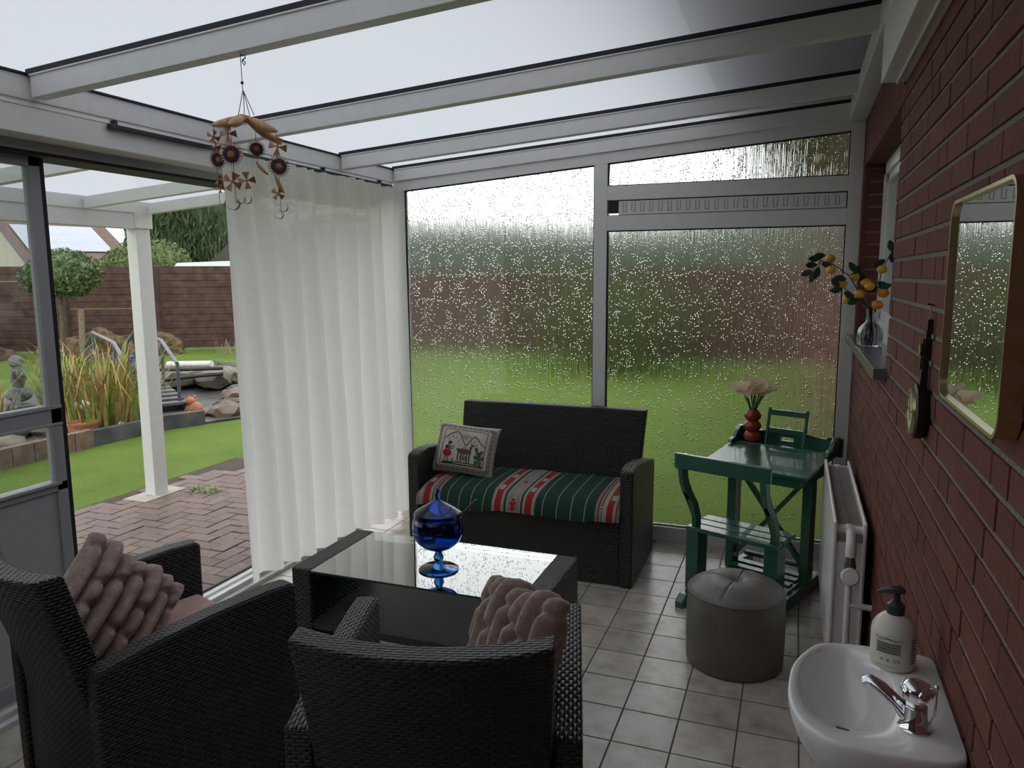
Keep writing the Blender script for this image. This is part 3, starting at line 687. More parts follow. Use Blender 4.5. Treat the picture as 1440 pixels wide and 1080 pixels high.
# frog figure
fr = empty('frog_figure', (-6.62, 6.98, -.06), -.3, 'terracotta frog figure sitting at the pond edge by the lawn', 'figure')
M_terra = plain('terracotta', (.40, .17, .09), .8, var=.2, bump=.2)
m = MB(); m.ico((0, 0, .09), (.10, .085, .10), 3, 0, .05, 1); m.ico((-.03, -.03, .19), (.062, .058, .05), 3, 0, .03, 2)
for s in (-1, 1):
    m.ico((.03, s*.085, .045), (.075, .035, .045), 2, 0, .03, 3); m.tube([(-.05, s*.05, .12), (-.09, s*.075, .05), (-.11, s*.08, .0)], [.03, .02, .022], 8); m.ico((-.05, s*.035, .235), .02, 2); m.ico((.02, s*.12, .012), (.06, .03, .014), 2)
m.build('body', M_terra, fr, smooth=70)
# stone child figure
sf = empty('stone_figure', (-9.35, 6.84, -.08), -.5, 'grey stone figure of a kneeling child by the pond, seen through the sliding door', 'figure')
m = MB(); m.ico((0, 0, .60), .085, 3, 0, .03); m.ico((0, .0, .40), (.10, .085, .17), 3, 0, .05); m.ico((0, 0, .18), (.14, .15, .10), 3, 0, .08, 2)
m.tube([(.06, -.02, .47), (.19, -.06, .42), (.27, -.07, .52)], [.035, .028, .022], 8); m.tube([(-.06, .03, .2), (.12, -.05, .22), (.14, -.05, .04), (.26, -.05, .02)], [.07, .06, .045, .04], 8); m.box((-.2, -.14, -.02), (.22, .14, .05))
m.tube([(.06, .06, .47), (.18, .05, .40), (.26, .02, .47)], [.035, .028, .022], 8)
m.build('body', plain('weathered_stone', (.14, .15, .14), .9, var=.3, bump=.4), sf, smooth=60)
# grass clump: individual blades, uncountable
def clump(loc, R, H, n, mats, label, seed):
    rr = random.Random(seed); m = MB()
    for i in range(n):
        a = rr.uniform(0, 2*PI); r = R*math.sqrt(rr.random())*.55; h = H*rr.uniform(.5, 1.05); out = rr.uniform(.1, .75)*h; a2 = a+rr.uniform(-.6, .6)
        p0 = Vector((r*math.cos(a), r*math.sin(a), 0)); d = Vector((math.cos(a2), math.sin(a2), 0)); sd_ = Vector((-d.y, d.x, 0))*rr.uniform(.010, .020)
        dr = rr.random() < .28
        pr = [p0, p0+d*out*.25+Vector((0,0,h*.5)), p0+d*out*.6+Vector((0,0,h*.86)), p0+d*out*1.1+Vector((0,0,h*(.55 if dr else .98)))]
        mi = rr.choices(range(len(mats)), [3, 3, 2, 2][:len(mats)])[0]; pv_ = None
        for k_, p in enumerate(pr):
            w = sd_*(1-k_/3.2); c = (m.bm.verts.new(p-w), m.bm.verts.new(p+w))
            if pv_: m.f([pv_[0], pv_[1], c[1], c[0]], mi)
            pv_ = c
    o = m.build('reed_clump', mats, fixn=False, uv=False); o.location = loc; return tag(o, label, 'ornamental grass', kind=None)
M_g = [plain('green_blade', (.17, .25, .05), .7, var=.3), plain('yellow_blade', (.32, .27, .07), .7, var=.3), plain('straw_blade', (.36, .24, .10), .8, var=.3), plain('rust_blade', (.28, .15, .06), .8, var=.3)]
clump((-7.08, 6.1, -.05), .95, .95, 330, M_g, 'tall clump of yellow and green pond grass beside the white post', 3)
clump((-7.72, 6.15, -.05), .4, .85, 90, M_g[:2], 'slim green reeds at the left edge of the pond grass', 4)
clump((-8.0, 5.5, -.05), .3, .5, 50, M_g[1:], 'sparse straw-coloured tuft seen through the sliding door', 9)
m = MB(); m.lathe([(0, 0), (.10, 0), (.15, .2), (.16, .2), (.15, .17), (0, .17)], n=20); o = m.build('plant_pot', M_terra, smooth=40); o.location = (-6.8, 5.62, -.08); tag(o, 'small terracotta pot half hidden under the pond grass', 'pot')
m = MB(); m.ico((0, 0, .06), (.085, .07, .055), 3, 0, .05); m.ico((-.07, -.01, .10), .03, 2); o = m.build('white_duck_figure', plain('white_stone', (.72, .70, .64), .7), smooth=60); o.location = (-6.95, 5.75, .2); tag(o, 'small whitish stone ornament at the foot of the pond grass', 'ornament')
m = MB(); m.ico((0, 0, .07), (.06, .05, .09), 3, 0, .05); o = m.build('grey_stone', plain('pale_stone', (.5, .5, .46), .7), smooth=60); o.location = (-6.62, 5.92, -.08); tag(o, 'pale upright stone under the pond grass behind the slate edging', 'stone')
m = MB(); m.lathe([(0, 0), (.17, 0), (.2, .28), (.21, .28), (.20, .25), (0, .05)], n=20); o = m.build('plastic_tub', plain('blue_plastic', (.03, .13, .5), .4), smooth=40); o.location = (-10.1, 9.15, .05); tag(o, 'blue plastic tub behind the garden bridge', 'tub')
m = MB()
for i in range(120):
    rr = random.Random(i+50); a, r = rr.uniform(0, 2*PI), .11*math.sqrt(rr.random()); p = Vector((r*math.cos(a)*1.2, r*math.sin(a), rr.uniform(0, .02))); d = Vector((rr.gauss(0,1), rr.gauss(0,1), .4)).normalized()*.016; e = d.cross(Vector((0,0,1))).normalized()*.008
    m.f([m.bm.verts.new(q) for q in (p-d, p+e, p+d, p-e)])
o = m.build('weed_tuft', M_g[0], fixn=False); o.location = (-4.22, 4.48, -.047); tag(o, 'small green weed tuft growing in the paving by the white post', 'weed')

# ================================================================= CURTAIN
cr = empty('curtain_track', (0, 0, 0), 0, 'black curtain rail under the gutter beam along the sliding doors', 'curtain rail')
m = MB(); m.box((-2.452, 2.235, 2.135), (-2.432, 4.36, 2.152)); m.build('rail', M_black, cr, bevel=.002)
for yy in (2.26, 2.9, 3.62, 4.22):
    m = MB(); m.box((-2.462, yy, 2.145), (-2.436, yy+.012, 2.168)); m.build('bracket', M_black, cr)
m = MB()
def cx(y, z):
    t = (2.13-z)/2.05; amp = .030+.012*t
    s = y*37.0 + .7*math.sin(y*6.1) + .25*math.sin(z*2.1+y*3)
    x = -2.402 + (amp-.022*max(0, 1-t*9))*math.sin(s) + .012*math.sin(y*11+z*1.5) + .010*math.sin(2*s+1)*(1-t*.4) + .03*t
    return x
def cfn(u, w):
    y = 2.748 + (4.408-2.748)*u; zt_ = 2.128+.010*abs(math.sin(u*46))*(.4+.6*abs(math.sin(u*17))); z = zt_ - w*(zt_-(.148-.105*u))
    t = w; y2 = y + .030*t*(1-u)
    zz = z + (w > .97)*.012*math.sin(y*9)
    return (cx(y, z), y2, zz)
m.grid(cfn, 260, 60)
tag(m.build('curtain', M_curtain, smooth=180, uv=False), 'white ribbed voile curtain drawn across the right half of the sliding doors', 'curtain')

# ================================================================= WICKER FURNITURE
def wicker(width, name, loc, rz, label, cat, curve=.045, group=None):
    o = empty(name, loc, rz, label, cat, group); W2 = width/2; t = .068
    prof = [(0, 0), (.61, 0), (.615, .54), (.45, .575), (.28, .605), (.14, .622), (.06, .620), (.015, .608), (-.002, .595)]
    if curve > .04: prof = [(0, 0), (.61, 0), (.615, .555), (.45, .585), (.28, .604), (.10, .614), (.02, .612), (-.002, .604)]
    for s in (-1, 1):
        m = MB(); xa, xb = (s*W2, s*(W2-t)); m.prism(prof, 'x', min(xa, xb), max(xa, xb)); m.build('armrest', M_weave, o, bevel=.010, bseg=3, smooth=40, swap=True)
    m = MB(); m.box((-W2+t, .012, .0), (W2-t, .06, .335)); m.box((-W2+t, .05, .29), (W2-t, .56, .335)); m.build('seat_base', M_weave, o, bevel=.006)
    # backrest: bowed slab, leaning and flaring towards the top
    def back(side):
        def fn(u, w):
            xs = (u*2-1); z = .02 + w*(.805 if curve > .04 else .79)
            hw = (W2-t*1.0-.004) if z < .52 else (W2-t-.004)+.012*((z-.52)/.29)
            x = xs*hw
            lean = .0 if z < .35 else .13*((z-.35)/.46)**1.25
            bow = curve*(1-xs*xs)*(.35+.65*w)
            y = (.50 if side else .585-.0*w) + lean + bow
            if side == 0: y = .600 + lean*.86 + bow - .0
            else: y = .535 + lean*.80 + bow
            return Vector((x, y, z - (.012*(1-xs*xs)*w if curve > .04 else 0) + (0 if side else .0)))
        return fn
    m = MB(); nu, nv = 14, 16
    A = m.grid(back(1), nu, nv); B = m.grid(back(0), nu, nv)
    for i in range(nu): m.f([A[i][nv], A[i+1][nv], B[i+1][nv], B[i][nv]]); m.f([A[i][0], B[i][0], B[i+1][0], A[i+1][0]])
    for j in range(nv): m.f([A[0][j], A[0][j+1], B[0][j+1], B[0][j]]); m.f([A[nu][j], B[nu][j], B[nu][j+1], A[nu][j+1]])
    m.build('backrest', M_weave, o, bevel=.010, bseg=3, smooth=50)
    for sx_ in (-1, 1):
        for yy in (.05, .55):
            m = MB(); m.lathe([(0, -.0), (.016, 0), (.016, .012), (0, .012)], (sx_*(W2-.034), yy, -.0), 12); m.build('foot', M_black, o)
    return o
sofa = wicker(1.262, 'wicker_sofa', (-1.351, 3.64, .0), 0, 'two-seat black wicker sofa before the rain-pattern windows', 'sofa', .015)
ch1 = wicker(.665, 'wicker_armchair', (-1.777, 2.035, 0), math.radians(161), 'black wicker armchair at the left by the sliding door', 'armchair', .05, 'black wicker armchairs')
ch2 = wicker(.685, 'wicker_armchair', (-.895, 2.005, 0), math.radians(195.7), 'black wicker armchair seen from behind in the foreground', 'armchair', .05, 'black wicker armchairs')
def pad(loc, rz, w, label, mat):
    m = MB(); m.box((-w/2, .02, .338), (w/2, .515, .425)); o = m.build('seat_cushion', mat, bevel=.02, bseg=4, smooth=50); o.location = loc; o.rotation_euler.z = rz; return tag(o, label, 'cushion', 'pink seat cushions')
M_pink = plain('dusty_pink_fabric', (.50, .33, .285), .9, var=.06, scale=60, bump=.15)
pad((-1.777, 2.035, 0), math.radians(161), .52, 'flat dusty pink seat cushion on the left wicker armchair', M_pink)
pad((-.895, 2.005, 0), math.radians(195.7), .54, 'flat dusty pink seat cushion on the foreground wicker armchair', M_pink)

# blanket over the sofa cushion, stripes as woven columns
cols = {'g': (.008, .043, .029), 'w': (.34, .32, .28), 'r': (.29, .017, .013), 'b': (.015, .015, .015), 's': (.22, .205, .185)}
BM = {k_: plain('blanket_'+k_, c, .95, var=.15, scale=120, bump=.2) for k_, c in cols.items()}
keys = list(BM)
seq = [(160,'s'),(178,'w'),(186,'s'),(196,'r'),(226,'s'),(232,'w'),(240,'b'),(244,'s'),(256,'r'),(264,'s'),(276,'g'),(317,'w'),(320,'g'),(377,'w'),(380,'g'),(435,'w'),(438,'g'),(495,'w'),(498,'g'),(538,'s'),(545,'w'),(552,'r'),(585,'w'),(592,'s'),(599,'g'),(611,'w'),(616,'s'),(650,'w'),(654,'s'),(678,'w'),(682,'g'),(692,'s'),(698,'w'),(704,'r'),(737,'w'),(744,'s'),(752,'g'),(785,'w'),(788,'g'),(850,'w'),(853,'g'),(915,'w'),(918,'g'),(980,'w'),(983,'g'),(1030,'s'),(1040,'r'),(1048,'s'),(1058,'b'),(1062,'w'),(1080,'r'),(1108,'w'),(1120,'r'),(1126,'s'),(1136,None)]
def bx_(p): return -.565+(p-160)/976*1.13
X_ = [bx_(p) for p, _ in seq]
prof = [(.50, .345), (.50, .43), (.47, .452), (.36, .456), (.24, .455), (.12, .450), (.05, .440), (.012, .420), (-.012, .39), (-.022, .362), (-.020, .338), (.0, .336)]
m = MB(); rows = []
def bl(x, i):
    y, z = prof[i]; e = min(1, (.565-abs(x))/.03); wav = .006*math.sin(x*21+i)+.004*math.sin(x*47)
    if i >= 7: y -= .006*math.sin(x*17)+.01*(x < -.45)*1; z += .008*math.sin(x*13+1)
    return (x, y+wav*.3, z-.02*(1-e)*(1 if 1 < i < 8 else 0)+wav*.4)
V = [[m.bm.verts.new(bl(x, i)) for i in range(len(prof))] for x in X_]
for a in range(len(X_)-1):
    for i in range(len(prof)-1): m.f([V[a][i], V[a+1][i], V[a+1][i+1], V[a][i+1]], keys.index(seq[a][1]))
    m.f([V[a][-1], V[a+1][-1], V[a+1][0], V[a][0]], 0)
m.f(V[0], 1); m.f(V[-1][::-1], 1)
# woven stars and dashes
for cx0, cz0 in ((645, .388), (175, .39)):
    pass
bk = m.build('striped_blanket', [BM[k_] for k_ in keys], smooth=60); bk.location = (-1.351, 3.64, 0)
tag(bk, 'dark green blanket with red and grey woven stripes over the sofa seat', 'blanket')
m = MB()
def patch(x0, x1, i0, f0, f1, mi):
    global m
    m = MB()
    def pt(x, f):
        a, b = Vector(bl(x, i0)), Vector(bl(x, i0+1)); p = a.lerp(b, f); n = Vector((0, (b-a).z, -(b-a).y)).normalized()
        if n.y > 0 and i0 >= 7: n = -n
        if n.z < 0 and i0 < 7: n = -n
        return p + n*.0012
    m.f([m.bm.verts.new(p) for p in (pt(x0, f0), pt(x1, f0), pt(x1, f1), pt(x0, f1))], mi); m.build('woven_motif', [BM['r'], BM['w']], bk, fixn=False)
for (cxp, w) in ((645, 15),):
    for i0, f0, f1, ww in ((7, .5, .9, 8), (8, 0, .45, 16), (8, .45, 1, 10), (9, 0, .35, 14), (9, .35, .7, 6)): patch(bx_(cxp-ww), bx_(cxp+ww), i0, f0, f1, 0)
patch(bx_(637), bx_(655), 4, .2, .5, 0)
for (cxp) in (568, 720, 210, 1100):
    patch(bx_(cxp-12), bx_(cxp+10), 5, .1, .9, 1); patch(bx_(cxp-8), bx_(cxp+14), 3, .5, 1, 1)
for k_ in range(6): patch(bx_(1050), bx_(1078), 7+k_//2, .15+.5*(k_ % 2), .32+.5*(k_ % 2), 1)

# ---- pillows
def pillow_pts(S_, T_, ribs=0, n=44, pinch=None, scall=0.):
    """returns top(u,v) and bottom(u,v) on a square pillow, size S_, thickness T_"""
    def ev(x): return max(0., 1-abs(x)**2.6)**.5
    def fn(sgn):
        def f_(u, v):
            a, b = u*2-1, v*2-1
            h = (ev(a)**.9*ev(b)**.9)
            corner = 1-.07*(1-abs(a)**2)*0-.06*(1-b*b)*abs(a)**2-.06*(1-a*a)*abs(b)**2
            x, y = a*S_/2*corner, b*S_/2*corner
            z = T_/2*h
            if ribs:
                ph = (u*ribs) % 1.0; rib = abs(math.sin(PI*u*ribs))**.55; idx = int(min(u*ribs, ribs-1e-6))
                pn = 1.0
                for k_ in range(2):
                    c0 = .28+.44*k_+.16*math.sin(idx*2.3+k_*1.7); pn = min(pn, 1-.42*math.exp(-((v-c0)/.035)**2))
                z = z*(.42+.58*rib*pn) + .014*rib*pn*(h > .02)
                y = y*(1-.13*(1-rib)) + .010*math.sin(idx*1.9)
            return Vector((x, y, sgn*z))
        return f_
    return fn
def make_pillow(name, S_, T_, mat, ribs=0, n=44, parent=None, n2=None):
    f_ = pillow_pts(S_, T_, ribs); m = MB(); nu = n; nv = n2 or n
    A = m.grid(f_(1), nu, nv); B = m.grid(f_(-1), nu, nv)
    bmesh.ops.remove_doubles(m.bm, verts=m.bm.verts, dist=.0006)
    return m.build(name, mat, parent, smooth=180)
def orient(o, c, xa, ya):
    xa = Vector(xa).normalized(); ya = Vector(ya); ya = (ya-xa*ya.dot(xa)).normalized(); za = xa.cross(ya)
    Mx = Matrix((xa, ya, za)).transposed().to_4x4(); Mx.translation = Vector(c); o.matrix_world = Mx; return o
# chair 1: forward f1, lateral l1 (near arm side)
f1 = Vector((math.sin(math.radians(19)), math.cos(math.radians(19)), 0)); l1 = Vector((f1.y, -f1.x, 0)); Zv = Vector((0, 0, 1))
p1 = make_pillow('faux_fur_cushion', .375, .17, M_fur, 7, 84, n2=60)
c1 = Vector((-1.777, 2.035, 0)) - f1*.385 + l1*(-.02) + Zv*.585 - Vector((.937, .35, 0))*.045 - Zv*.035
orient(p1, c1, f1*.70-Zv*.68+l1*.1, f1*.62+Zv*.70-l1*.25+l1*.0)
tag(p1, 'mauve ribbed faux fur cushion standing on its corner in the left armchair', 'cushion', 'mauve faux fur cushions')
f2 = Vector((-.27, .963, 0)); l2 = Vector((f2.y, -f2.x, 0))
p2 = make_pillow('faux_fur_cushion', .33, .13, M_fur, 7, 84, n2=60)
c2 = Vector((-.895, 2.005, 0)) - f2*.36 + l2*.225 + Zv*.60 - Vector((.937, .35, 0))*.060 + Zv*.045
orient(p2, c2, f2*.75-Zv*.1-l2*.55, f2*.25+Zv*.85+l2*.25)
tag(p2, 'mauve ribbed faux fur cushion leaning on the right arm of the foreground armchair', 'cushion', 'mauve faux fur cushions')

# embroidered cushion
M_linen = plain('cream_linen', (.58, .52, .44), .95, var=.06, scale=90, bump=.2)
pc = make_pillow('embroidered_cushion', .40, .13, M_linen, 0, 40)
pc.data.transform(Matrix.Diagonal((.93, .74, 1, 1)))
orient(pc, (-1.742, 3.90, .592), (.97, .10, -.09), (.05, .42, .90))
tag(pc, 'cream cushion embroidered with a llama, a woman in red skirt, cacti and mountains', 'cushion')
EM = {'k': (.02, .02, .02), 'r': (.35, .01, .02), 'p': (.17, .09, .30), 'l': (.13, .07, .045), 'g': (.02, .07, .012), 'h': (.12, .22, .05), 'o': (.45, .25, .08), 'y': (.2, .2, .19)}
ek = list(EM); EMm = [plain('thread_'+k_, EM[k_], .9, var=.15, scale=200) for k_ in ek]
pf = pillow_pts(.40, .13)(1)
m = MB()
def on(u, v, h=.0018): p = pf(u, v); return Vector((p.x, p.y, p.z+h))
def stroke(pts, w, c):
    for (a, b) in zip(pts[:-1], pts[1:]):
        a2, b2 = Vector((a[0], a[1])), Vector((b[0], b[1])); L = (b2-a2).length
        if L < 1e-5: continue
        n = max(1, int(L/.05)); d = (b2-a2)/L; nn = Vector((-d.y, d.x))*w/2
        for i in range(n):
            s0, s1 = a2+(b2-a2)*i/n-d*w*.15, a2+(b2-a2)*(i+1)/n+d*w*.15
            m.f([m.bm.verts.new(on(q.x, q.y)) for q in (s0-nn, s1-nn, s1+nn, s0+nn)], ek.index(c))
def blob(cx_, cy_, rx, ry, c, h=.0022, n=14, rot=0):
    cen = m.bm.verts.new(on(cx_, cy_, h)); R_ = []
    for j in range(n):
        t = 2*PI*j/n; x, y = rx*math.cos(t), ry*math.sin(t); R_.append(m.bm.verts.new(on(cx_+x*math.cos(rot)-y*math.sin(rot), cy_+x*math.sin(rot)+y*math.cos(rot), h)))
    for j in range(n): m.f([cen, R_[j], R_[(j+1) % n]], ek.index(c))
# greek-key border
def key(cx_, cy_, s, rot):
    P = [(-.5,-.45),(-.5,.45),(.4,.45),(.4,-.2),(-.1,-.2),(-.1,.12),(.12,.12)]
    P = [(cx_+s*(x*math.cos(rot)-y*math.sin(rot)), cy_+s*(x*math.sin(rot)+y*math.cos(rot))) for x, y in P]; stroke(P, .010, 'k')
for i in range(10):
    q = .115+i*.0855
    key(q, .905, .062, 0); key(q, .095, .062, PI); key(.925, q, .062, -PI/2); key(.075, q, .062, PI/2)
stroke([(.15,.15),(.85,.15),(.85,.85),(.15,.85),(.15,.15)], .009, 'k'); stroke([(.035,.05),(.965,.05)], .008, 'k')
stroke([(.17,.64),(.26,.74),(.36,.80),(.42,.76),(.48,.62),(.54,.53),(.60,.66),(.66,.74),(.72,.68),(.78,.60),(.84,.57)], .022, 'y')
stroke([(.17,.655),(.26,.755),(.36,.815),(.42,.775),(.49,.63)], .006, 'k'); stroke([(.54,.54),(.60,.675),(.66,.755),(.73,.69)], .006, 'k')
for i in range(9):
    t = PI*(i/8); stroke([(.52+.03*math.cos(t), .70+.03*math.sin(t)), (.52+.09*math.cos(t), .70+.08*math.sin(t))], .008, 'o')
blob(.52, .69, .03, .025, 'o')
for (x, y) in ((.24,.67),(.30,.72),(.36,.70),(.40,.62),(.62,.62),(.66,.66),(.70,.60),(.44,.56)): stroke([(x, y), (x+.015, y-.03), (x-.005, y-.05)], .007, 'k' if x < .35 or x > .6 else 'l')
# woman
blob(.255, .36, .075, .075, 'r'); stroke([(.235,.29),(.23,.20)], .016, 'l'); stroke([(.275,.29),(.28,.20)], .016, 'l'); blob(.225,.19,.022,.010,'k'); blob(.285,.19,.022,.010,'k')
blob(.265, .46, .045, .05, 'p'); stroke([(.28,.47),(.36,.50)], .02, 'p'); stroke([(.28,.455),(.35,.44)], .016, 'p'); blob(.235,.475,.03,.035,'k'); blob(.275,.535,.022,.024,'l'); blob(.28,.565,.045,.012,'k'); blob(.28,.58,.02,.016,'k')
for dx in (-.04, 0, .04): stroke([(.255+dx*.6,.43),(.255+dx,.30)], .006, 'o')
# llama
blob(.53, .42, .115, .05, 'l'); stroke([(.62,.44),(.635,.54)], .030, 'l'); blob(.655,.555,.032,.018,'l'); stroke([(.63,.565),(.625,.59)], .01, 'k'); blob(.425,.45,.022,.022,'l')
for x in (.445,.49,.585,.625): stroke([(x,.40),(x-.008,.30),(x+.004,.22)], .018, 'k')
stroke([(.50,.47),(.50,.50),(.56,.50),(.56,.47)], .008, 'k'); blob(.53,.30,.025,.06,'h'); stroke([(.51,.24),(.50,.34)], .008, 'h'); stroke([(.55,.24),(.565,.34)], .008, 'h')
stroke([(.42,.46),(.53,.475),(.60,.46),(.615,.55)], .005, 'k'); stroke([(.43,.39),(.53,.365),(.62,.39)], .005, 'k')
# cacti
for (x, y, r_) in ((.735,.24,0),(.80,.23,0),(.77,.31,.3),(.72,.34,0),(.83,.33,-.2),(.745,.42,.4),(.80,.44,-.4),(.715,.49,.2),(.775,.385,.2)):
    blob(x, y, .028, .042, 'g', rot=r_); blob(x, y, .012, .022, 'h', .003, rot=r_)
stroke([(.18,.17),(.45,.20),(.62,.20),(.84,.17)], .02, 'g'); stroke([(.18,.16),(.84,.155)], .016, 'k'); blob(.30,.18,.08,.014,'g'); stroke([(.36,.20),(.36,.26)], .014, 'g')
m.build('embroidery', EMm, pc, fixn=False, uv=False).data.transform(Matrix.Diagonal((.93, .74, 1, 1)))

# ================================================================= COFFEE TABLE
ct = empty('coffee_table', (-1.30, 2.61, 0), 0, 'low black wicker coffee table with inset glass top', 'coffee table')
x0, x1, ya, yb, H = -.517, .517, -.243, .243, .45
for s in (-1, 1):
    m = MB(); a, b = sorted((s*.517, s*.430)); m.box((a, ya, 0), (b, yb, H)); m.build('side_panel', M_weave, ct, bevel=.008, bseg=2)
m = MB(); m.box((-.431, ya+.004, .205), (.431, yb-.004, .236)); m.build('shelf', M_weave2, ct, bevel=.004)
m = MB(); m.box((-.431, ya+.02, .405), (-.40, yb-.02, .43)); m.box((.40, ya+.02, .405), (.431, yb-.02, .43)); m.build('glass_support', M_black, ct)
m = MB(); m.box((-.428, ya, .438), (.428, yb, .446)); m.build('glass_top', M_tglass, ct)
m = MB(); m.box((-.428, ya-.0006, .438), (.428, ya+.0004, .446)); m.build('glass_edge', plain('green_glass_edge', (.03, .10, .085), .15), ct)

# blue glass goblet with lid
gb = empty('blue_glass_jar', (-1.262, 2.55, .4465), 0, 'cobalt blue lidded glass goblet standing on the coffee table', 'glass jar')
R_ = .1
outer = [(0, .0), (.074, .0), (.078, .004), (.070, .009), (.030, .015), (.014, .021), (.011, .028), (.018, .040), (.021, .052), (.014, .066), (.013, .075), (.03, .082), (.060, .096), (.084, .118), (.097, .146), (.100, .170), (.098, .192), (.092, .212), (.089, .214)]
inner = [(.086, .213), (.0945, .190), (.0965, .170), (.0935, .147), (.081, .120), (.058, .099), (.03, .087), (0, .085)]
m = MB(); m.lathe(outer+inner, n=48); m.build('bowl', M_blue, gb, smooth=60)
lo = [(.090, .215), (.093, .219), (.090, .232), (.064, .249), (.036, .265), (.016, .276), (.008, .283), (.010, .293), (.012, .304), (.006, .320), (0, .332)]
li = [(0, .272), (.013, .270), (.034, .260), (.060, .245), (.086, .229), (.088, .2155)]
m = MB(); m.lathe(lo[::-1]+[], n=48) if False else m.lathe(lo+li, n=48, closed=False); m.build('lid', M_blue, gb, smooth=28)
m = MB(); m.tube([(-1.290, 2.54, .560), (-1.245, 2.545, .60), (-1.172, 2.56, .668), (-1.110, 2.575, .735)], [.004, .004, .0045, .005], 8); m.ico((-1.295, 2.54, .556), (.024, .018, .010), 2)
tag(m.build('ladle', plain('dark_wood_handle', (.10, .05, .03), .5), smooth=60), 'ladle leaning out from under the lid of the blue goblet', 'ladle')

# ================================================================= OTTOMAN
ot = empty('round_pouffe', (-.178, 3.085, 0), 0, 'round taupe leatherette pouffe with a buttoned top on the tiles', 'pouffe')
M_taupe = plain('taupe_leatherette', (.17, .15, .13), .42, var=.05, scale=60, bump=.12)
m = MB(); m.lathe([(0, .004), (.188, .004), (.193, .012), (.196, .10), (.195, .22), (.192, .300), (.188, .306), (.0, .306)], n=56); m.build('body', M_taupe, ot, smooth=40)
m = MB()
def topf(u, v):
    t = 2*PI*u; r = v; seg = (u*4+.15) % 1.0; seam = min(seg, 1-seg)
    z = .306 + .052*math.cos(PI/2*min(1, r)**1.8)**.8 if r < 1 else .304
    z -= .007*math.exp(-(seam/.014)**2)*min(1, (1-r)*5)*(r > .02); z -= .022*math.exp(-(r/.10)**2) + .010*math.exp(-(r/.3)**2)
    rad = .190*r + .004*(r > .9)
    return Vector((rad*math.cos(t), rad*math.sin(t), z))
m.grid(lambda u, v: topf(u, v), 128, 30, wrapu=True); bmesh.ops.remove_doubles(m.bm, verts=m.bm.verts, dist=.0005)
m.build('top_pad', M_taupe, ot, smooth=180)
m = MB(); m.ico((0, 0, .327), (.013, .013, .007), 2); m.build('button', M_taupe, ot, smooth=80)
m = MB(); m.tube([(.1925*math.cos(2*PI*i/64), .1925*math.sin(2*PI*i/64), .305) for i in range(64)], .0025, 6, closed=True); m.build('piping', M_taupe, ot, smooth=80)

# ================================================================= SCHOOL DESK
th = math.radians(-21)
dk = empty('school_desk', (-.1025, 3.90, 0), th, 'old dark green school desk with attached slatted bench by the window', 'school desk')
# local: x right, y away from sitter
for s in (-1, 1):
    m = MB(); x = s*.195
    m.prism([(-.50, 0), (-.50, .03), (-.46, .06), (.24, .06), (.29, .04), (.30, 0)], 'x', x-.022, x+.022); m.build('runner', M_green, dk, bevel=.006)
    m = MB(); m.box((x-.023, .03, .055), (x+.023, .10, .62)); m.build('leg', M_green, dk, bevel=.004)
    m = MB(); m.box((x-.032, -.385, .055), (x+.032, -.285, .355)); m.build('bench_leg', M_green, dk, bevel=.004)
    # curved back post
    m = MB(); pr = [(-.345, .33), (-.355, .42), (-.40, .50), (-.475, .575), (-.515, .64), (-.535, .70), (-.53, .765)]
    for (a, b) in zip(pr[:-1], pr[1:]):
        w = .026
        xa_, xb_ = x+.025*(a[1]-.33)/.43, x+.025*(b[1]-.33)/.43; m.hexa([(xa_-.014,a[0]-w,a[1]),(xa_+.014,a[0]-w,a[1]),(xa_+.014,a[0]+w,a[1]),(xa_-.014,a[0]+w,a[1]),(xb_-.014,b[0]-w,b[1]),(xb_+.014,b[0]-w,b[1]),(xb_+.014,b[0]+w,b[1]),(xb_-.014,b[0]+w,b[1])])
    bmesh.ops.remove_doubles(m.bm, verts=m.bm.verts, dist=.0005)
    m.build('back_post', M_green, dk, bevel=.006, smooth=50)
    m = MB(); m.prism([(.10, .70), (.255, .70), (.262, .775), (.225, .775), (.19, .757), (.155, .725), (.12, .716)], 'x', s*.252-.012, s*.252+.012); m.build('side_bracket', M_green, dk, bevel=.004)
m = MB()
m.prism([(-.205, 0), (.25, 0), (.25, .07), (-.205, .07)], 'y', -.560, -.535); 
for v in m.bm.verts: v.co.z += .70
m.build('back_rail', M_green, dk, bevel=.005)
for i, (a, b) in enumerate(((-.395, -.325), (-.315, -.248), (-.238, -.165))):
    m = MB(); m.box((-.225, a, .355), (.225, b, .377)); m.build('seat_slat', M_green, dk, bevel=.004)
zf, zb = .652, .700
def sl(y): return zf+(zb-zf)*(y+.175)/.35
m = MB(); m.hexa([(-.265,-.175,sl(-.175)-.018),(.265,-.175,sl(-.175)-.018),(.265,.172,sl(.172)-.018),(-.265,.172,sl(.172)-.018),(-.265,-.175,sl(-.175)),(.265,-.175,sl(-.175)),(.265,.172,sl(.172)),(-.265,.172,sl(.172))]); m.build('desk_top', M_green, dk, bevel=.003)
m = MB(); m.box((-.265, .176, .680), (.265, .262, .700)); m.build('pen_shelf', M_green, dk, bevel=.003)
m = MB(); m.lathe([(0, 0), (.024, 0), (.024, .0015), (0, .0015)], (.17, .215, .7002), 20); m.build('inkwell_hole', M_black, dk)
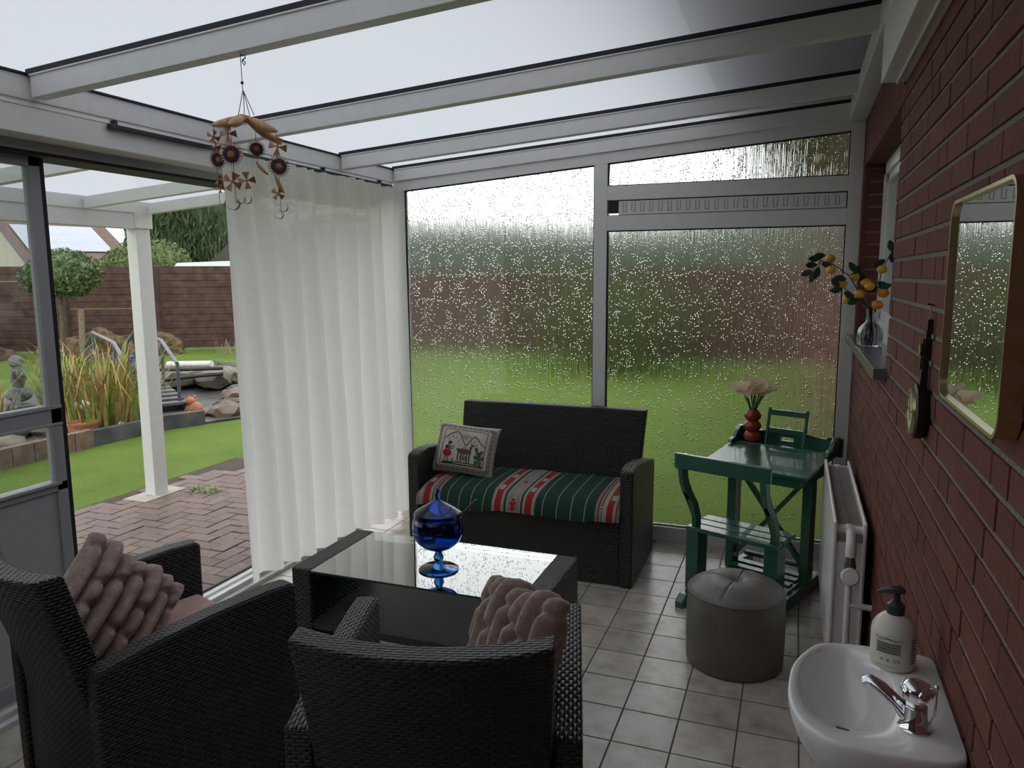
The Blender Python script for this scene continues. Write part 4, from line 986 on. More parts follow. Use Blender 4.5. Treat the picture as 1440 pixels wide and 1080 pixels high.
# box under the top
m = MB(); m.box((-.225, -.15, .585), (.225, .20, sl(-.15)-.02)); m.build('desk_box', M_green, dk, bevel=.003)
m = MB(); N_ = 40; y0_, y1_ = .262, .278
topz = lambda x: .765 + (.012*math.cos(x/.265*PI*1.5) if abs(x) < .2 else .0)
for i in range(N_):
    a, b = -.275+.55*i/N_, -.275+.55*(i+1)/N_
    hole = -.045 < (a+b)/2 < .03
    if hole:
        m.hexa([(a,y0_,.69),(b,y0_,.69),(b,y1_,.69),(a,y1_,.69),(a,y0_,.715),(b,y0_,.715),(b,y1_,.715),(a,y1_,.715)])
        m.hexa([(a,y0_,.735),(b,y0_,.735),(b,y1_,.735),(a,y1_,.735),(a,y0_,topz(a)),(b,y0_,topz(b)),(b,y1_,topz(b)),(a,y1_,topz(a))])
    else: m.hexa([(a,y0_,.67),(b,y0_,.67),(b,y1_,.67),(a,y1_,.67),(a,y0_,topz(a)),(b,y0_,topz(b)),(b,y1_,topz(b)),(a,y1_,topz(a))])
bmesh.ops.remove_doubles(m.bm, verts=m.bm.verts, dist=.0005); m.build('back_board', M_green, dk)
for s in (-1, 1):
    m = MB(); m.bar((s*-.17, .075+.012*s, .57), (s*.17, .075+.012*s, .13), .022, .03, upv=(0, 1, 0)); m.build('cross_brace', M_green, dk, bevel=.002)
m = MB(); m.tube([(-.18, .20, .085), (.18, .20, .085)], .014, 10); m.build('stretcher', M_green, dk, smooth=50)
for i in range(3):
    m = MB(); m.box((-.18, -.10+i*.075, .07), (.18, -.055+i*.075, .088)); m.build('footrest_slat', M_green, dk, bevel=.002)
# small frame standing on the desk
sf_ = empty('book_rest', (0, 0, 0), 0, 'small green wooden ladder-shaped book rest standing on the school desk', 'book rest')
Tm = Matrix.Translation((-.1025, 3.90, 0)) @ Matrix.Rotation(th, 4, 'Z')
sf_.matrix_world = Tm @ Matrix.Translation((.002, .222, .7005))
for s in (-1, 1):
    m = MB(); m.hexa([(s*.098-.007,-.022,0),(s*.098+.007,-.022,0),(s*.098+.007,-.008,0),(s*.098-.007,-.008,0),(s*.098-.007,.020,.19),(s*.098+.007,.020,.19),(s*.098+.007,.034,.19),(s*.098-.007,.034,.19)]); m.build('post', M_green, sf_, bevel=.002)
m = MB(); m.box((-.095, .010, .150), (.095, .022, .180)); m.build('top_rail', M_green, sf_, bevel=.002)
m = MB(); m.box((-.095, -.002, .060), (.095, .010, .085)); m.build('lower_rail', M_green, sf_, bevel=.002)

# red vase + calla lilies
vb = Tm @ Vector((-.175, .212, .7005))
M_red = plain('orange_red_glaze', (.33, .045, .018), .12, var=.15, scale=12, spec=.6)
m = MB(); m.lathe([(0, 0), (.030, 0), (.041, .012), (.046, .028), (.042, .045), (.028, .056), (.041, .068), (.047, .084), (.042, .100), (.028, .112), (.040, .124), (.045, .138), (.038, .155), (.026, .168), (.026, .174), (.022, .174), (.020, .15), (0, .12)], n=32)
o = m.build('bubble_vase', M_red, smooth=60); o.location = vb; tag(o, 'glossy orange-red vase of three stacked bulges on the school desk', 'vase')
k = NT('cream_petal'); k.p(Base_Color=(.88, .77, .60, 1), Roughness=.6); tl = k.new('ShaderNodeBsdfTranslucent'); tl.inputs[0].default_value = (.90, .76, .55, 1); mx = k.new('ShaderNodeMixShader'); mx.inputs[0].default_value = .5; k.t.links.new(k.b.outputs[0], mx.inputs[1]); k.t.links.new(tl.outputs[0], mx.inputs[2]); k.t.links.new(mx.outputs[0], k.out.inputs[0]); M_petal = k.m
M_stem = plain('flower_stem', (.035, .12, .03), .5, var=.2)
rr = random.Random(21)
for i in range(9):
    a = 2*PI*i/8+.3; sp_ = (.050 if i % 2 else .034) if i else .005
    b0 = Vector((.008*math.cos(a), .008*math.sin(a), .14)); b2 = Vector((sp_*math.cos(a)*1.15, sp_*math.sin(a)*.9, .238+.018*rr.random()+(.035 if i == 0 else 0))); b1 = b0.lerp(b2, .5)-Vector((.006*math.cos(a), .006*math.sin(a), 0))
    t = empty('calla_lily', vb, 0, 'cream artificial calla lily in the orange-red vase, %s' % ('topmost of the bunch' if i == 0 else ('outermost' if i % 2 else 'inner')+' bloom towards the '+('right', 'back right', 'back', 'back left', 'left', 'front left', 'front', 'front right')[int(((a-.35) % (2*PI))/(PI/4)+.5) % 8]), 'flower', 'calla lilies in the orange-red vase')
    m = MB(); m.tube([b0-Vector((0,0,.02)), b0, b1, b2], [.0035, .0035, .0035, .005], 6); m.build('stem', M_stem, t, smooth=60)
    d = (b2-b1).normalized(); ox = d.orthogonal().normalized(); oy = d.cross(ox); m = MB(); s0 = rr.random()*6
    def pf_(u, v, d=d, ox=ox, oy=oy, b2=b2, s0=s0):
        t_ = 2*PI*u; r_ = .005+.046*v**1.3*(1+.28*math.cos(t_+s0)) + .007*v*math.sin(3*t_+s0); h_ = .075*v*(1-.28*v) + .020*v*v*math.cos(t_+s0) + .005*v*v*math.sin(4*t_)
        return b2 + ox*r_*math.cos(t_)+oy*r_*math.sin(t_)+d*h_
    m.grid(pf_, 24, 9, wrapu=True); m.build('petal', M_petal, t, smooth=180)

# ================================================================= RADIATOR
rd = empty('radiator', (0, 0, 0), 0, 'white double panel radiator on the brick wall beside the school desk', 'radiator')
ra, rb_, z0_, z1_ = 2.83, 3.82, .13, .71
m = MB(); m.box((.160, ra, z0_), (.172, rb_, z1_)); m.build('front_panel', M_radw, rd, bevel=.004)
m = MB(); m.box((.258, ra, z0_), (.270, rb_, z1_)); m.build('rear_panel', M_radw, rd, bevel=.004)
m = MB(); M_fin = plain('fin_metal', (.42, .39, .35), .6)
n = 44
for i in range(n):
    y = ra+.03+i*(rb_-ra-.06)/n
    m.box((.174, y, z0_+.03), (.212, y+.003, z1_-.02)); m.box((.217, y, z0_+.03), (.256, y+.003, z1_-.02))
m.box((.2125, ra+.03, z0_+.03), (.2165, rb_-.03, z1_-.035))
fins = m.build('fins', M_fin, rd)
for yy in (ra+.035, rb_-.035):
    m = MB(); m.tube([(.166, yy, z1_-.035), (.264, yy, z1_-.035)], .016, 12); m.ico((.215, yy, z1_-.035), (.024, .022, .022), 2); m.build('header_pipe', M_radw, rd, smooth=50)
m = MB(); m.box((.172, ra+.012, z0_), (.258, ra+.016, z1_-.075)); m.build('end_plate', M_radw, rd)
m = MB(); m.tube([(.217, ra+.01, z1_-.035), (.217, ra-.035, z1_-.045), (.217, ra-.045, z1_-.075), (.217, ra-.045, z1_-.105)], [.016, .017, .018, .018], 12); m.build('elbow', M_radw, rd, smooth=60)
m = MB(); m.lathe([(0, .0), (.017, 0), (.020, .012), (.017, .030), (.013, .05), (0, .05)], (.217, ra-.045, z1_-.155), 8); m.build('valve_nut', plain('aged_brass', (.16, .13, .11), .5, .6), rd, smooth=20)
vt = MB(); vt.lathe([(0, .0), (.022, 0), (.030, .018), (.031, .05), (.026, .062), (0, .064)], (0, 0, 0), 20)
o = vt.build('valve_knob', M_ceramic, rd, smooth=40); o.location = (.217, ra-.030, z1_-.185); o.rotation_euler = (math.radians(70), 0, 0)
m = MB(); m.tube([(.217, ra-.045, z1_-.15), (.217, ra-.045, .0)], .0115, 12); m.tube([(.217, ra-.045, .43), (.294, ra-.045, .425)], .0105, 12); m.build('supply_pipe', M_radw, rd, smooth=50)
for yy in (ra+.25, rb_-.25):
    m = MB(); m.box((.268, yy, z1_-.10), (.2945, yy+.03, z1_-.06)); m.build('wall_bracket', M_black, rd)

# ================================================================= BASIN, TAP, SOAP
bs = empty('wash_basin', (XW, 1.49, .80), 0, 'small white ceramic hand basin fixed to the brick wall', 'basin')
OUT = [(-.276,-.018),(-.276,-.075),(-.266,-.130),(-.244,-.172),(-.204,-.204),(-.150,-.216),(-.080,-.214),(-.035,-.205),(-.012,-.192),(-.002,-.172),(-.001,-.10),(-.001,.0),(-.001,.10),(-.002,.150),(-.014,.170),(-.060,.176),(-.116,.178),(-.165,.174),(-.217,.156),(-.250,.100),(-.270,.040)]
INN = [(-.256,-.011),(-.255,-.06),(-.246,-.098),(-.227,-.134),(-.192,-.158),(-.150,-.150),(-.122,-.125),(-.104,-.095),(-.094,-.065),(-.090,-.04),(-.089,-.01),(-.089,.02),(-.090,.045),(-.095,.075),(-.104,.10),(-.117,.121),(-.140,.145),(-.167,.158),(-.205,.146),(-.237,.095),(-.251,.045)]
def spl(P, t):
    n = len(P); x = t*n; i = int(x) % n; f = x-int(x); a, b, c, d = (Vector(P[(i+k_) % n]) for k_ in (-1, 0, 1, 2))
    return .5*((2*b)+(c-a)*f+(2*a-5*b+4*c-d)*f*f+(3*b-a-3*c+d)*f*f*f)
m = MB(); nU = 84; rings = []; oc = Vector((-.12, -.01)); ic = Vector((-.175, -.005))
for k_, z in ((.52, -.150), (.62, -.135), (.80, -.09), (.93, -.050), (.985, -.022), (1.0, -.008), (1.0, .000), (.992, .005), (.975, .006)):
    R_ = []
    for j in range(nU):
        q = spl(OUT, j/nU); p = oc+(q-oc)*k_; x = min(p.x, -.001) if q.x > -.004 and k_ > .9 else p.x; R_.append(m.bm.verts.new((x, p.y, z)))
    rings.append(R_)
for k_, z in ((1.03, .005), (1.0, .001), (.96, -.010), (.90, -.030), (.80, -.052), (.64, -.070), (.42, -.082), (.2, -.088), (.08, -.090)):
    rings.append([m.bm.verts.new((*(ic+(spl(INN, j/nU)-ic)*k_), z)) for j in range(nU)])
for A, B in zip(rings[:-1], rings[1:]):
    for j in range(nU): m.f([A[j], A[(j+1) % nU], B[(j+1) % nU], B[j]])
m.f(rings[0][::-1]); m.f(rings[-1])
m.build('bowl', M_ceramic, bs, smooth=70)
m = MB(); m.lathe([(0, 0), (.017, 0), (.019, .002), (.012, .003), (0, .001)], (-.175, -.005, -.0895), 20); m.build('drain_ring', M_chrome, bs, smooth=50)
m = MB(); m.lathe([(.0, -.20), (.028, -.20), (.03, -.13), (.055, -.11), (0, -.11)], (-.15, 0, 0), 20); m.tube([(-.15, 0, -.14), (-.15, 0, -.2), (-.12, 0, -.24), (-.06, 0, -.24), (.0, 0, -.24)], .016, 12); m.build('waste_pipe', M_ceramic, bs, smooth=50)
tp = empty('basin_tap', (XW-.073, 1.372, .806), 0, 'chrome mixer tap with a round handle mounted on the wash basin', 'tap')
m = MB(); m.lathe([(0, 0), (.025, 0), (.026, .003), (.023, .007), (.020, .025), (.019, .042), (0, .044)], n=24); m.build('tap_body', M_chrome, tp, smooth=40)
m = MB(); P = [(-.004, .004, .016), (-.026, .016, .034), (-.050, .028, .050), (-.068, .037, .058), (-.075, .041, .052)]
secs_ = []
for i, p in enumerate(P):
    d = Vector(P[min(i+1, 4)])-Vector(P[max(i-1, 0)]); d.normalize(); R = d.cross(Vector((0,0,1))).normalized(); U = R.cross(d); w, h_ = (.021, .016) if i == 0 else ((.015, .009) if i < 3 else (.013, .008))
    secs_.append([m.bm.verts.new(Vector(p)+R*w*math.cos(t)+U*h_*math.sin(t)) for t in (2*PI*j/14 for j in range(14))])
for A, B in zip(secs_[:-1], secs_[1:]):
    for j in range(14): m.f([A[j], A[(j+1) % 14], B[(j+1) % 14], B[j]])
m.f(secs_[0]); m.f(secs_[-1]); m.build('spout', M_chrome, tp, smooth=60)
m = MB(); m.lathe([(0, .043), (.015, .043), (.015, .050), (.021, .056), (.024, .070), (.022, .080), (.014, .085), (0, .086)], n=24)
for j in range(5):
    t = 2*PI*j/5; m.ico((.019*math.cos(t), .019*math.sin(t), .068), (.009, .009, .013), 2)
m.build('tap_handle', M_chrome, tp, smooth=70)
m = MB(); m.tube([(.020, .0, .0), (.030, 0, .03), (.030, 0, .078)], .0022, 8); m.ico((.030, 0, .080), .0045, 2); m.build('waste_lever', M_chrome, tp, smooth=60)

sp = empty('soap_dispenser', (.212, 1.60, .806), 0, 'cream hand soap pump bottle with dark pump standing on the wash basin', 'soap bottle')
M_soap = plain('cream_plastic', (.66, .63, .54), .28, var=.02)
m = MB(); m.lathe([(0, 0), (.036, 0), (.041, .004), (.0415, .012), (.0425, .070), (.041, .080), (.035, .093), (.025, .103), (.016, .108), (.016, .110), (0, .11)], n=36); m.build('bottle', M_soap, sp, smooth=50)
M_pump = plain('dark_grey_plastic', (.035, .038, .045), .35)
m = MB(); m.lathe([(0, .108), (.0165, .108), (.0165, .126), (.013, .128), (.009, .134), (0, .134)], n=24); m.tube([(0, 0, .130), (0, 0, .148)], .0065, 12)
pts = [(-.034, .006, .146), (-.026, .005, .149), (-.012, .003, .154), (.006, 0, .157), (.015, -.002, .154)]
m.tube(pts, [.0025, .005, .008, .0085, .004], 12); m.build('pump', M_pump, sp, smooth=60)
# printed label: text and small townhouse drawing wrapped on the bottle
M_ink = plain('grey_ink', (.09, .085, .075), .6)
def bw(a, z, r=.0432): return Vector((r*math.cos(a), r*math.sin(a), z))
m = MB(); A0 = math.radians(262)  # angle facing the camera
def ql(a0, a1, z0__, z1__, skew=0.0): m.f([m.bm.verts.new(p) for p in (bw(a0, z0__), bw(a1, z0__+skew), bw(a1, z1__+skew), bw(a0, z1__))])
da = math.radians(1)
for r_ in range(4):
    for c_ in range(13):
        a = A0-40*da+c_*4.6*da; z = .040+r_*.0055
        ql(a, a+3.0*da, z, z+.0038); 
for c_ in range(14): ql(A0-41*da+c_*4.5*da, A0-40.2*da+c_*4.5*da, .038, .062)
ql(A0-42*da, A0+20*da, .0375, .0385); ql(A0-42*da, A0+20*da, .0615, .0625)
for c_ in range(10): ql(A0-36*da+c_*4.4*da, A0-31.6*da+c_*4.4*da, .0635+.004*math.sin(PI*c_/10), .0645+.004*math.sin(PI*(c_+.0)/10))
ql(A0-36*da, A0+8*da, .0630, .0638)
for c_ in range(18): ql(A0-42*da+c_*3.4*da, A0-39.4*da+c_*3.4*da, .013, .0138)
for (ca, rr_) in ((-26, 3.2), (-10, 3.8), (6, 4.4), (16, 4.2)):
    for j in range(10):
        t0, t1 = 2*PI*j/10, 2*PI*(j+1)/10; R1, R2 = rr_, rr_-.9
        P = [bw(A0+(ca+R*math.cos(t))*da, .026+R*math.sin(t)*.00085) for (R, t) in ((R1, t0), (R1, t1), (R2, t1), (R2, t0))]; m.f([m.bm.verts.new(p) for p in P])
    ql(A0+(ca-1)*da, A0+(ca+1)*da, .0245, .0275)
m.build('label_print', M_ink, sp, fixn=False)
def text(body, size, mat, parent, fn, name='lettering'):
    cu = bpy.data.curves.new('t', 'FONT'); cu.body = body; cu.size = size; cu.resolution_u = 2; cu.align_x = 'CENTER'; ob = bpy.data.objects.new('t', cu); COL.objects.link(ob)
    dg = bpy.context.evaluated_depsgraph_get(); me = bpy.data.meshes.new_from_object(ob.evaluated_get(dg)); bpy.data.objects.remove(ob)
    for v in me.vertices: v.co = fn(v.co)
    me.materials.clear(); me.materials.append(mat); o = bpy.data.objects.new(name, me); COL.objects.link(o); o.parent = parent; return o
text('Green Bean Laune', .0075, M_ink, sp, lambda c: bw(A0-11*da+c.x/.0432, .067+c.y - (c.x*c.x)*1.2))
m = MB()
for r_ in range(9): ql(A0+48*da, A0+62*da, .020+r_*.006, .0225+r_*.006)
m.build('side_print', M_ink, sp, fixn=False)

# ================================================================= MIRROR, BAROMETER, SILL VASE
mi_ = empty('wall_mirror', (XW, 1.42, 1.53), 0, 'mirror in a thin brass frame with rounded corners on the brick wall', 'mirror')
def rrect(hy, hz, r, n=8):
    P = []
    for cy, cz, a0 in ((hy-r, hz-r, 0), (-hy+r, hz-r, PI/2), (-hy+r, -hz+r, PI), (hy-r, -hz+r, 3*PI/2)):
        for i in range(n+1): t = a0+PI/2*i/n; P.append((cy+r*math.cos(t), cz+r*math.sin(t)))
    return P
O_, I_ = rrect(.232, .182, .035), rrect(.226, .176, .030)
m = MB(); n = len(O_)
L = [[m.bm.verts.new((x, p[0], p[1])) for p in Q] for Q, x in ((O_, -.001), (O_, -.030), (I_, -.030), (I_, -.022))]
for A, B in zip(L[:-1], L[1:]):
    for j in range(n): m.f([A[j], A[(j+1) % n], B[(j+1) % n], B[j]])
m.build('frame', M_brass, mi_, smooth=40)
m = MB(); m.f([m.bm.verts.new((-.023, p[0], p[1])) for p in I_]); m.f([m.bm.verts.new((-.002, p[0], p[1])) for p in I_][::-1])
k = NT('silvered_mirror'); k.p(Base_Color=(.86, .88, .88, 1), Metallic=1.0, Roughness=.01); m.build('mirror_glass', k.m, mi_)
bo = empty('barometer', (XW, 1.965, 1.262), 0, 'round brass-faced barometer hanging on a dark strap from the brick wall', 'barometer')
Tx = Matrix.Rotation(-PI/2, 4, 'Y')
m = MB(); m.lathe([(0, .003), (.060, .003), (.064, .010), (.064, .026), (.056, .030), (0, .030)], n=36, T=Tx); m.build('case', M_dkwood, bo, smooth=40)
m = MB(); m.lathe([(.045, .029), (.056, .030), (.054, .036), (.046, .037), (.045, .033)], n=36, T=Tx, closed=True); m.build('bezel', M_brass, bo, smooth=50)
m = MB(); m.lathe([(0, .0345), (.046, .0335), (.046, .031), (0, .031)], n=36, T=Tx); m.build('dial', plain('ivory_dial', (.62, .58, .45), .4, var=.05), bo, smooth=30)
m = MB(); m.bar((-.0352, -.032, 0), (-.0352, .038, .004), .0012, .002); m.bar((-.0352, -.006, -.02), (-.0352, .012, .034), .0012, .0012); m.build('hand', M_black, bo)
m = MB(); m.hexa([(-.020,-.012,.055),(-.004,-.012,.055),(-.004,.012,.055),(-.020,.012,.055),(-.012,-.016,.215),(-.003,-.016,.215),(-.003,.010,.215),(-.012,.010,.215)]); m.hexa([(-.022,-.010,.10),(-.016,-.010,.10),(-.016,.010,.10),(-.022,.010,.10),(-.018,-.006,.17),(-.010,-.006,.17),(-.010,.006,.17),(-.018,.006,.17)]); m.build('strap', M_dkwood, bo, bevel=.001)
m = MB(); m.lathe([(0, 0), (.014, 0), (.015, .004), (0, .006)], (0, 0, 0), 12, T=Matrix.Translation((-.020, 0, .145)) @ Tx); m.build('stud', M_brass, bo, smooth=50)
m = MB(); m.tube([(-.008, -.010, .21), (-.006, -.002, .245), (-.008, .006, .21)], .0015, 6); m.build('hanging_loop', M_brass, bo, smooth=50)
m = MB(); m.tube([(.0, -.002, .247), (-.014, -.002, .249)], .002, 8); m.build('nail', M_black, bo)

sv = empty('ribbed_glass_vase', (.308, 3.66, 1.2652), 0, 'small smoky ribbed glass vase on the stone window sill', 'vase')
m = MB()
prof = [(0, 0), (.045, 0), (.048, .004), (.052, .03), (.052, .055), (.046, .078), (.032, .095), (.020, .106), (.018, .13), (.021, .165), (.018, .165), (.0155, .13), (.017, .108), (.028, .093), (.042, .075), (.048, .055), (.048, .03), (.044, .008), (0, .008)]
nn = 60; rings = []
for r_, z in prof:
    if r_ == 0: rings.append([m.bm.verts.new((0, 0, z))]); continue
    rings.append([m.bm.verts.new((r_*(1+.035*math.cos(15*2*PI*j/nn)*(z < .1))*math.cos(2*PI*j/nn), r_*(1+.035*math.cos(15*2*PI*j/nn)*(z < .1))*math.sin(2*PI*j/nn), z)) for j in range(nn)])
for A, B in zip(rings[:-1], rings[1:]):
    for j in range(nn):
        k2 = (j+1) % nn
        if len(A) == 1: m.f([A[0], B[j], B[k2]])
        elif len(B) == 1: m.f([A[j], A[k2], B[0]])
        else: m.f([A[j], A[k2], B[k2], B[j]])
m.build('glass_body', M_smoke, sv, smooth=60)
# orange branches: tips in world coordinates around the vase
M_or = [plain('kumquat_%s' % n_, c, .35, var=.08, scale=15) for n_, c in (('yellow', (.72, .40, .03)), ('orange', (.75, .26, .02)))]
M_leafd = leaf_mat('dark_citrus_leaf', (.008, .028, .010), (.02, .06, .022)); M_twig = plain('brown_twig', (.06, .045, .03), .8)
V0 = Vector((.308, 3.66, 1.2652))
BR = [  # branch polylines (relative to V0), base in the vase mouth
 [(0,0,.03),(-.005,0,.155),(-.05,-.01,.23),(-.10,-.02,.31),(-.17,-.045,.360),(-.215,-.05,.372)],
 [(.004,0,.03),(-.003,.004,.155),(-.04,.0,.20),(-.09,.01,.235),(-.135,-.01,.27)],
 [(.0,.004,.03),(.003,.0,.155),(.020,0,.24),(.030,0,.32),(.045,0,.365),(.064,0,.40)],
 [(.0,-.004,.03),(.0,0,.155),(-.012,-.01,.21),(-.02,-.02,.27)]]
FR = [[(-.176,.0,.381,0),(-.173,-.06,.333,0),(-.074,.0,.303,0)], [(-.122,-.01,.272,0),(-.098,.01,.203,0),(-.052,-.02,.228,0)], [(.032,0,.334,0),(.042,-.01,.233,1),(.022,-.01,.181,1)], [(-.028,0,.277,0),(-.014,-.03,.262,0)]]
LV = [[(-.223,-.05,.394,.05,-.010,.006),(-.243,-.05,.382,-.05,-.01,.0),(-.255,-.05,.355,-.05,-.02,-.005),(-.272,-.05,.320,-.05,0,-.02),(-.248,-.06,.302,-.015,0,-.05),(-.229,-.04,.321,-.01,0,-.05),(-.19,-.03,.355,-.04,.02,.01),(-.086,-.01,.345,-.03,0,.05),(-.065,-.02,.335,.03,0,.04)],
      [(-.135,-.05,.297,-.05,0,.01),(-.152,-.04,.277,-.03,0,.04),(-.148,-.05,.246,-.05,0,-.01),(-.093,-.02,.223,-.04,.01,.03),(-.075,-.02,.196,-.04,0,-.02)],
      [(.022,0,.36,.035,0,.03),(.061,0,.433,-.012,0,.045),(.07,0,.388,.004,-.01,.045),(.047,-.02,.262,.05,0,.012),(.040,.02,.268,-.03,.02,.02)],
      [(-.045,0,.30,-.02,0,.04),(0.0,.02,.25,.04,.02,.01)]]
names_ = ('orange-bearing twig arching left out of the ribbed glass vase', 'low leafy twig with yellow fruit on the left of the ribbed glass vase', 'upright twig with two orange fruits at the right of the ribbed glass vase', 'short central twig with two yellow fruits in the ribbed glass vase')
for q in range(4):
    t = empty('fruit_twig', V0, 0, names_[q], 'twig', 'artificial fruit twigs in the sill vase')
    m = MB(); m.tube(BR[q], .0022 if q else .0026, 6)
    for (x, y, z, c) in FR[q]:
        b = min((Vector(p) for p in BR[q]), key=lambda p: (p-Vector((x, y, z))).length); m.tube([b, Vector((x, y, z+.012))], .0012, 5)
    for l in LV[q]:
        b = min((Vector(p) for p in BR[q]), key=lambda p: (p-Vector(l[:3])).length); m.tube([b, Vector(l[:3])-Vector(l[3:])*.4], .001, 5)
    m.build('twig', M_twig, t, smooth=60)
    for (x, y, z, c) in FR[q]:
        m = MB(); m.ico((x, y, z), (.0215, .0215, .0185) if c == 0 else (.024, .024, .021), 3, 0, .02, x*50); m.build('fruit', M_or[c], t, smooth=180)
    for i, l in enumerate(LV[q]):
        p, d = Vector(l[:3]), Vector(l[3:]).normalized(); L = .052; sdv = d.cross(Vector((.2*math.sin(i*2), 1, .3*math.cos(i)))).normalized(); nv_ = d.cross(sdv)
        m = MB(); A = []
        for j in range(7):
            s_ = j/6; w = .0145*math.sin(PI*min(1, s_*.97+.02))**.8; c_ = p+d*(s_-.5)*L - nv_*.004*math.sin(PI*s_)
            A.append([m.bm.verts.new(c_-sdv*w+nv_*.003), m.bm.verts.new(c_), m.bm.verts.new(c_+sdv*w+nv_*.003)])
        for a_, b_ in zip(A[:-1], A[1:]):
            m.f([a_[0], a_[1], b_[1], b_[0]]); m.f([a_[1], a_[2], b_[2], b_[1]])
        m.build('leaf', M_leafd, t, smooth=180, solid=.0008)

# ================================================================= HANGING STRAW MOBILE
mb = empty('hanging_mobile', (-1.593, 1.955, 2.245), math.radians(38), 'straw and seed-bead wind mobile hanging from the roof beam', 'mobile')
k = NT('dried_straw'); f_ = k.noise(k.coord(scale=(60, 60, 12)), 1, 4, .7)
k.p(Base_Color=k.ramp(f_, [(.3, (.16, .062, .022)), (.5, (.36, .17, .07)), (.7, (.58, .34, .17))]), Roughness=.55, Normal=k.bump(f_, .5, .004)); M_straw = k.m
k = NT('pale_husk'); f_ = k.noise(k.coord(scale=(30, 30, 8)), 1, 4, .6)
k.p(Base_Color=k.ramp(f_, [(.3, (.36, .17, .065)), (.55, (.56, .33, .16)), (.75, (.70, .50, .30))]), Roughness=.5, Normal=k.bump(f_, .4, .004)); M_husk = k.m
M_bead = plain('purple_beads', (.035, .015, .075), .3, var=.4, scale=300); M_cord = plain('pink_grey_cord', (.16, .06, .09), .8)
def mp(cx_, cy_, d=0.0):   # image-like offsets measured on the mobile: right, down
    return Vector(((cx_-322)*.000530, d, -(cy_-40)*.000490))
Rm = Matrix.Rotation(-math.radians(38)+math.radians(36), 3, 'Z')  # the mobile hangs facing the sitting area
def mq(cx_, cy_, d=0.0):
    p = mp(cx_, cy_, d); return Matrix.Rotation(-math.radians(38), 3, 'Z') @ Matrix.Rotation(math.radians(25), 3, 'Z') @ p
m = MB(); m.tube([mq(322, 38), mq(322, 60), mq(330, 50), mq(345, 58), mq(346, 72), mq(332, 80), mq(328, 92), mq(340, 112), mq(347, 96), mq(335, 84)], .0018, 6); m.build('hook', M_black, mb, smooth=60)
m = MB(); m.tube([mq(320, 55), mq(322, 215), mq(323, 262)], .0013, 6); m.ico(mq(322, 215), .005, 2)
for a_, b_, d_ in ((323, 292, .0), (326, 335, -.02), (326, 342, .03), (326, 380, .0)): m.tube([mq(a_, 262), mq(b_, 405, d_)], .0012, 5)
m.build('cord', M_cord, mb, smooth=60)
def pod(a, b, r, name='husk_pod', mat=None):
    a, b = Vector(a), Vector(b); n_ = 9; m = MB(); P_ = [a.lerp(b, i/(n_-1)) + Vector((0, 0, -.004*math.sin(PI*i/(n_-1)))) for i in range(n_)]
    m.tube(P_, [max(.0015, r*math.sin(PI*(.08+.87*i/(n_-1)))**.7) for i in range(n_)], 12); m.build(name, mat or M_husk, mb, smooth=60)
pod(mq(290, 420), mq(128, 460, .02), .0125); pod(mq(350, 425), mq(512, 508, -.02), .0145); pod(mq(320, 420, 0), mq(285, 500, -.10), .014); pod(mq(330, 425, 0), mq(488, 545, .09), .0135)
m = MB(); m.ico(mq(312, 428), (.024, .016, .013), 3, 0, .08, 3); m.build('hub', M_husk, mb, smooth=60)
def pinwheel(c, r, ax, rot=0):
    ax = Vector(ax).normalized(); o1 = ax.orthogonal().normalized(); o2 = ax.cross(o1); m = MB(); c = Vector(c)
    for i in range(4):
        t = rot+PI/2*i; d = o1*math.cos(t)+o2*math.sin(t); e = ax.cross(d); tw = ax*.006
        P_ = [c, c+d*r+e*r*.42+tw, c+d*r*1.02-e*r*.02, c+d*r-e*r*.42-tw]
        m.f([m.bm.verts.new(p) for p in P_])
    m.ico(c, .004, 1); m.build('straw_pinwheel', M_straw, mb, solid=.0012, fixn=False)
def disc(c, r, ax, sc=1):
    ax = Vector(ax).normalized(); o1 = ax.orthogonal().normalized(); o2 = ax.cross(o1); c = Vector(c); m = MB()
    for i in range(26):
        t = 2*PI*i/26; d = o1*math.cos(t)+o2*math.sin(t); e = ax.cross(d)
        m.f([m.bm.verts.new(p) for p in (c+d*r*.6-e*r*.08, c+d*r*1.12-e*r*.05+ax*.003*math.sin(i*2), c+d*r*1.25, c+d*r*1.1+e*r*.05, c+d*r*.6+e*r*.08)], 0)
    o = m.build('straw_flower', M_husk, mb, solid=.0012, fixn=False)
    m = MB()
    for k_, (rr_, mi2) in enumerate(((.78, 0), (.62, 0), (.46, 0))):
        n_ = int(30*rr_)
        for i in range(n_):
            t = 2*PI*i/n_; m.ico(c+(o1*math.cos(t)+o2*math.sin(t))*r*rr_+ax*.0035, r*.10, 1, 0); m.ico(c+(o1*math.cos(t)+o2*math.sin(t))*r*rr_-ax*.0035, r*.10, 1, 0)
    m.build('bead_ring', M_bead, o)
    m = MB(); T_ = Matrix((o1, o2, ax)).transposed().to_4x4(); T_.translation = c
    m.lathe([(0, -.003), (r*.74, -.002), (r*.74, .002), (r*.3, .0035), (r*.28, .006), (0, .007)], n=24, T=T_); m.build('flower_disc', [M_straw], o, smooth=40)
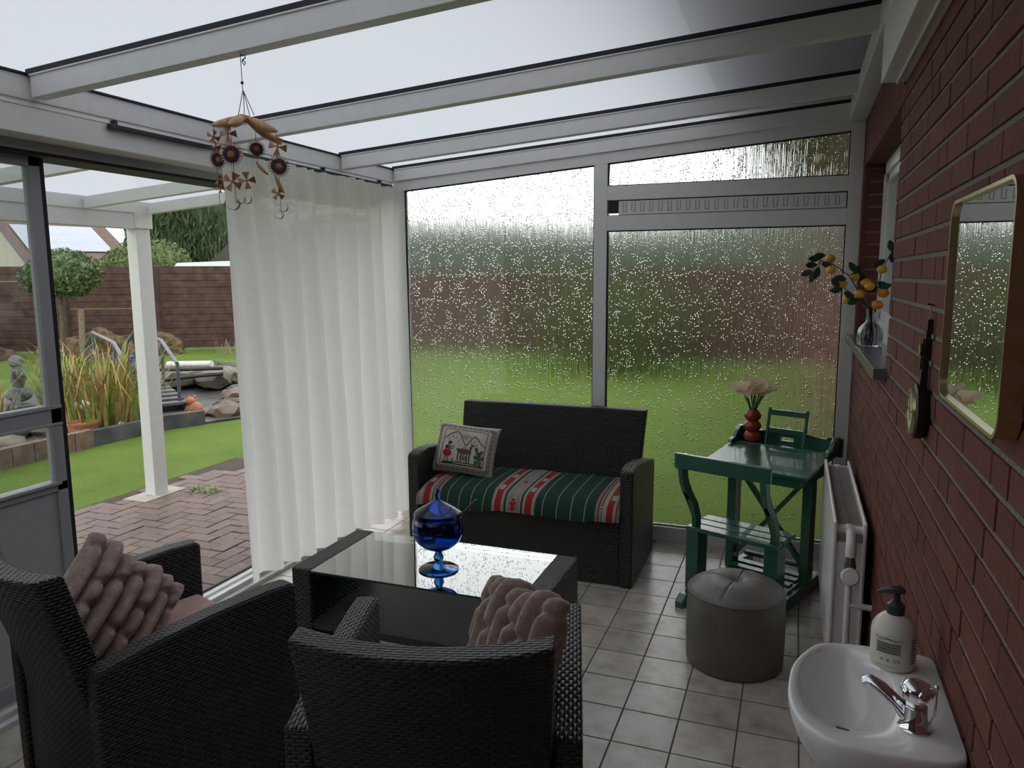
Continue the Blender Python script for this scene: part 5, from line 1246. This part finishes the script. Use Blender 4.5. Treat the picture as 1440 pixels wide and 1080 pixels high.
def curl(c, r, ax):
    c = Vector(c); ax = Vector(ax).normalized(); o1 = ax.orthogonal().normalized(); o2 = ax.cross(o1); m = MB(); P1, P2 = [], []
    for i in range(9):
        t = -.4+PI*1.1*i/8; d = o1*math.cos(t)+o2*math.sin(t); P1.append(m.bm.verts.new(c+d*r-ax*r*.5*math.sin(PI*i/8))); P2.append(m.bm.verts.new(c+d*r+ax*r*.5*math.sin(PI*i/8)+Vector((0, 0, .001))))
    for i in range(8): m.f([P1[i], P1[i+1], P2[i+1], P2[i]])
    m.build('straw_curl', M_straw, mb, solid=.0012, fixn=False)
def threadline(pts): m = MB(); m.tube([mq(*p) for p in pts], .0009, 5); m.build('thread', M_cord, mb)
fwd_ = Matrix.Rotation(-math.radians(38), 3, 'Z') @ Vector((.45, -1, -.1)); sidev = Matrix.Rotation(-math.radians(38), 3, 'Z') @ Vector((1, -.25, 0))
threadline([(140, 455, .02), (150, 940, .02)]); pinwheel(mq(135, 530, .02), .019, sidev+fwd_*.5, .5); pinwheel(mq(148, 590, .02), .015, sidev, 1); disc(mq(150, 670, .02), .024, sidev); pinwheel(mq(150, 790, .02), .014, fwd_+sidev*.5, .3); pinwheel(mq(157, 845, .02), .013, fwd_, .8); curl(mq(160, 925, .02), .011, fwd_)
threadline([(288, 490, -.09), (300, 960, -.09)]); pinwheel(mq(275, 550, -.09), .024, fwd_, .8); disc(mq(287, 668, -.09), .0285, fwd_); pinwheel(mq(283, 830, -.09), .027, fwd_, .3); pinwheel(mq(360, 820, -.085), .024, fwd_+sidev*.2, .9); curl(mq(280, 955, -.09), .020, fwd_); curl(mq(325, 930, -.09), .014, sidev); curl(mq(355, 930, -.085), .014, fwd_)
threadline([(340, 440, .09), (345, 700, .09)]); disc(mq(342, 580, .09), .024, fwd_+sidev*.9); pod(mq(345, 665, .07), mq(420, 750, .06), .005, 'straw_roll', M_straw)
threadline([(505, 510, -.02), (515, 1015, -.02)]); pinwheel(mq(512, 600, -.02), .026, fwd_+sidev*.3, .6); disc(mq(512, 718, -.02), .0275, fwd_+sidev*.55); pod(mq(490, 775, -.02), mq(535, 880, -.02), .006, 'straw_roll', M_straw); pinwheel(mq(500, 885, -.02), .019, fwd_+sidev*.3, .2); curl(mq(527, 965, -.02), .014, fwd_); curl(mq(500, 1010, -.02), .014, fwd_)
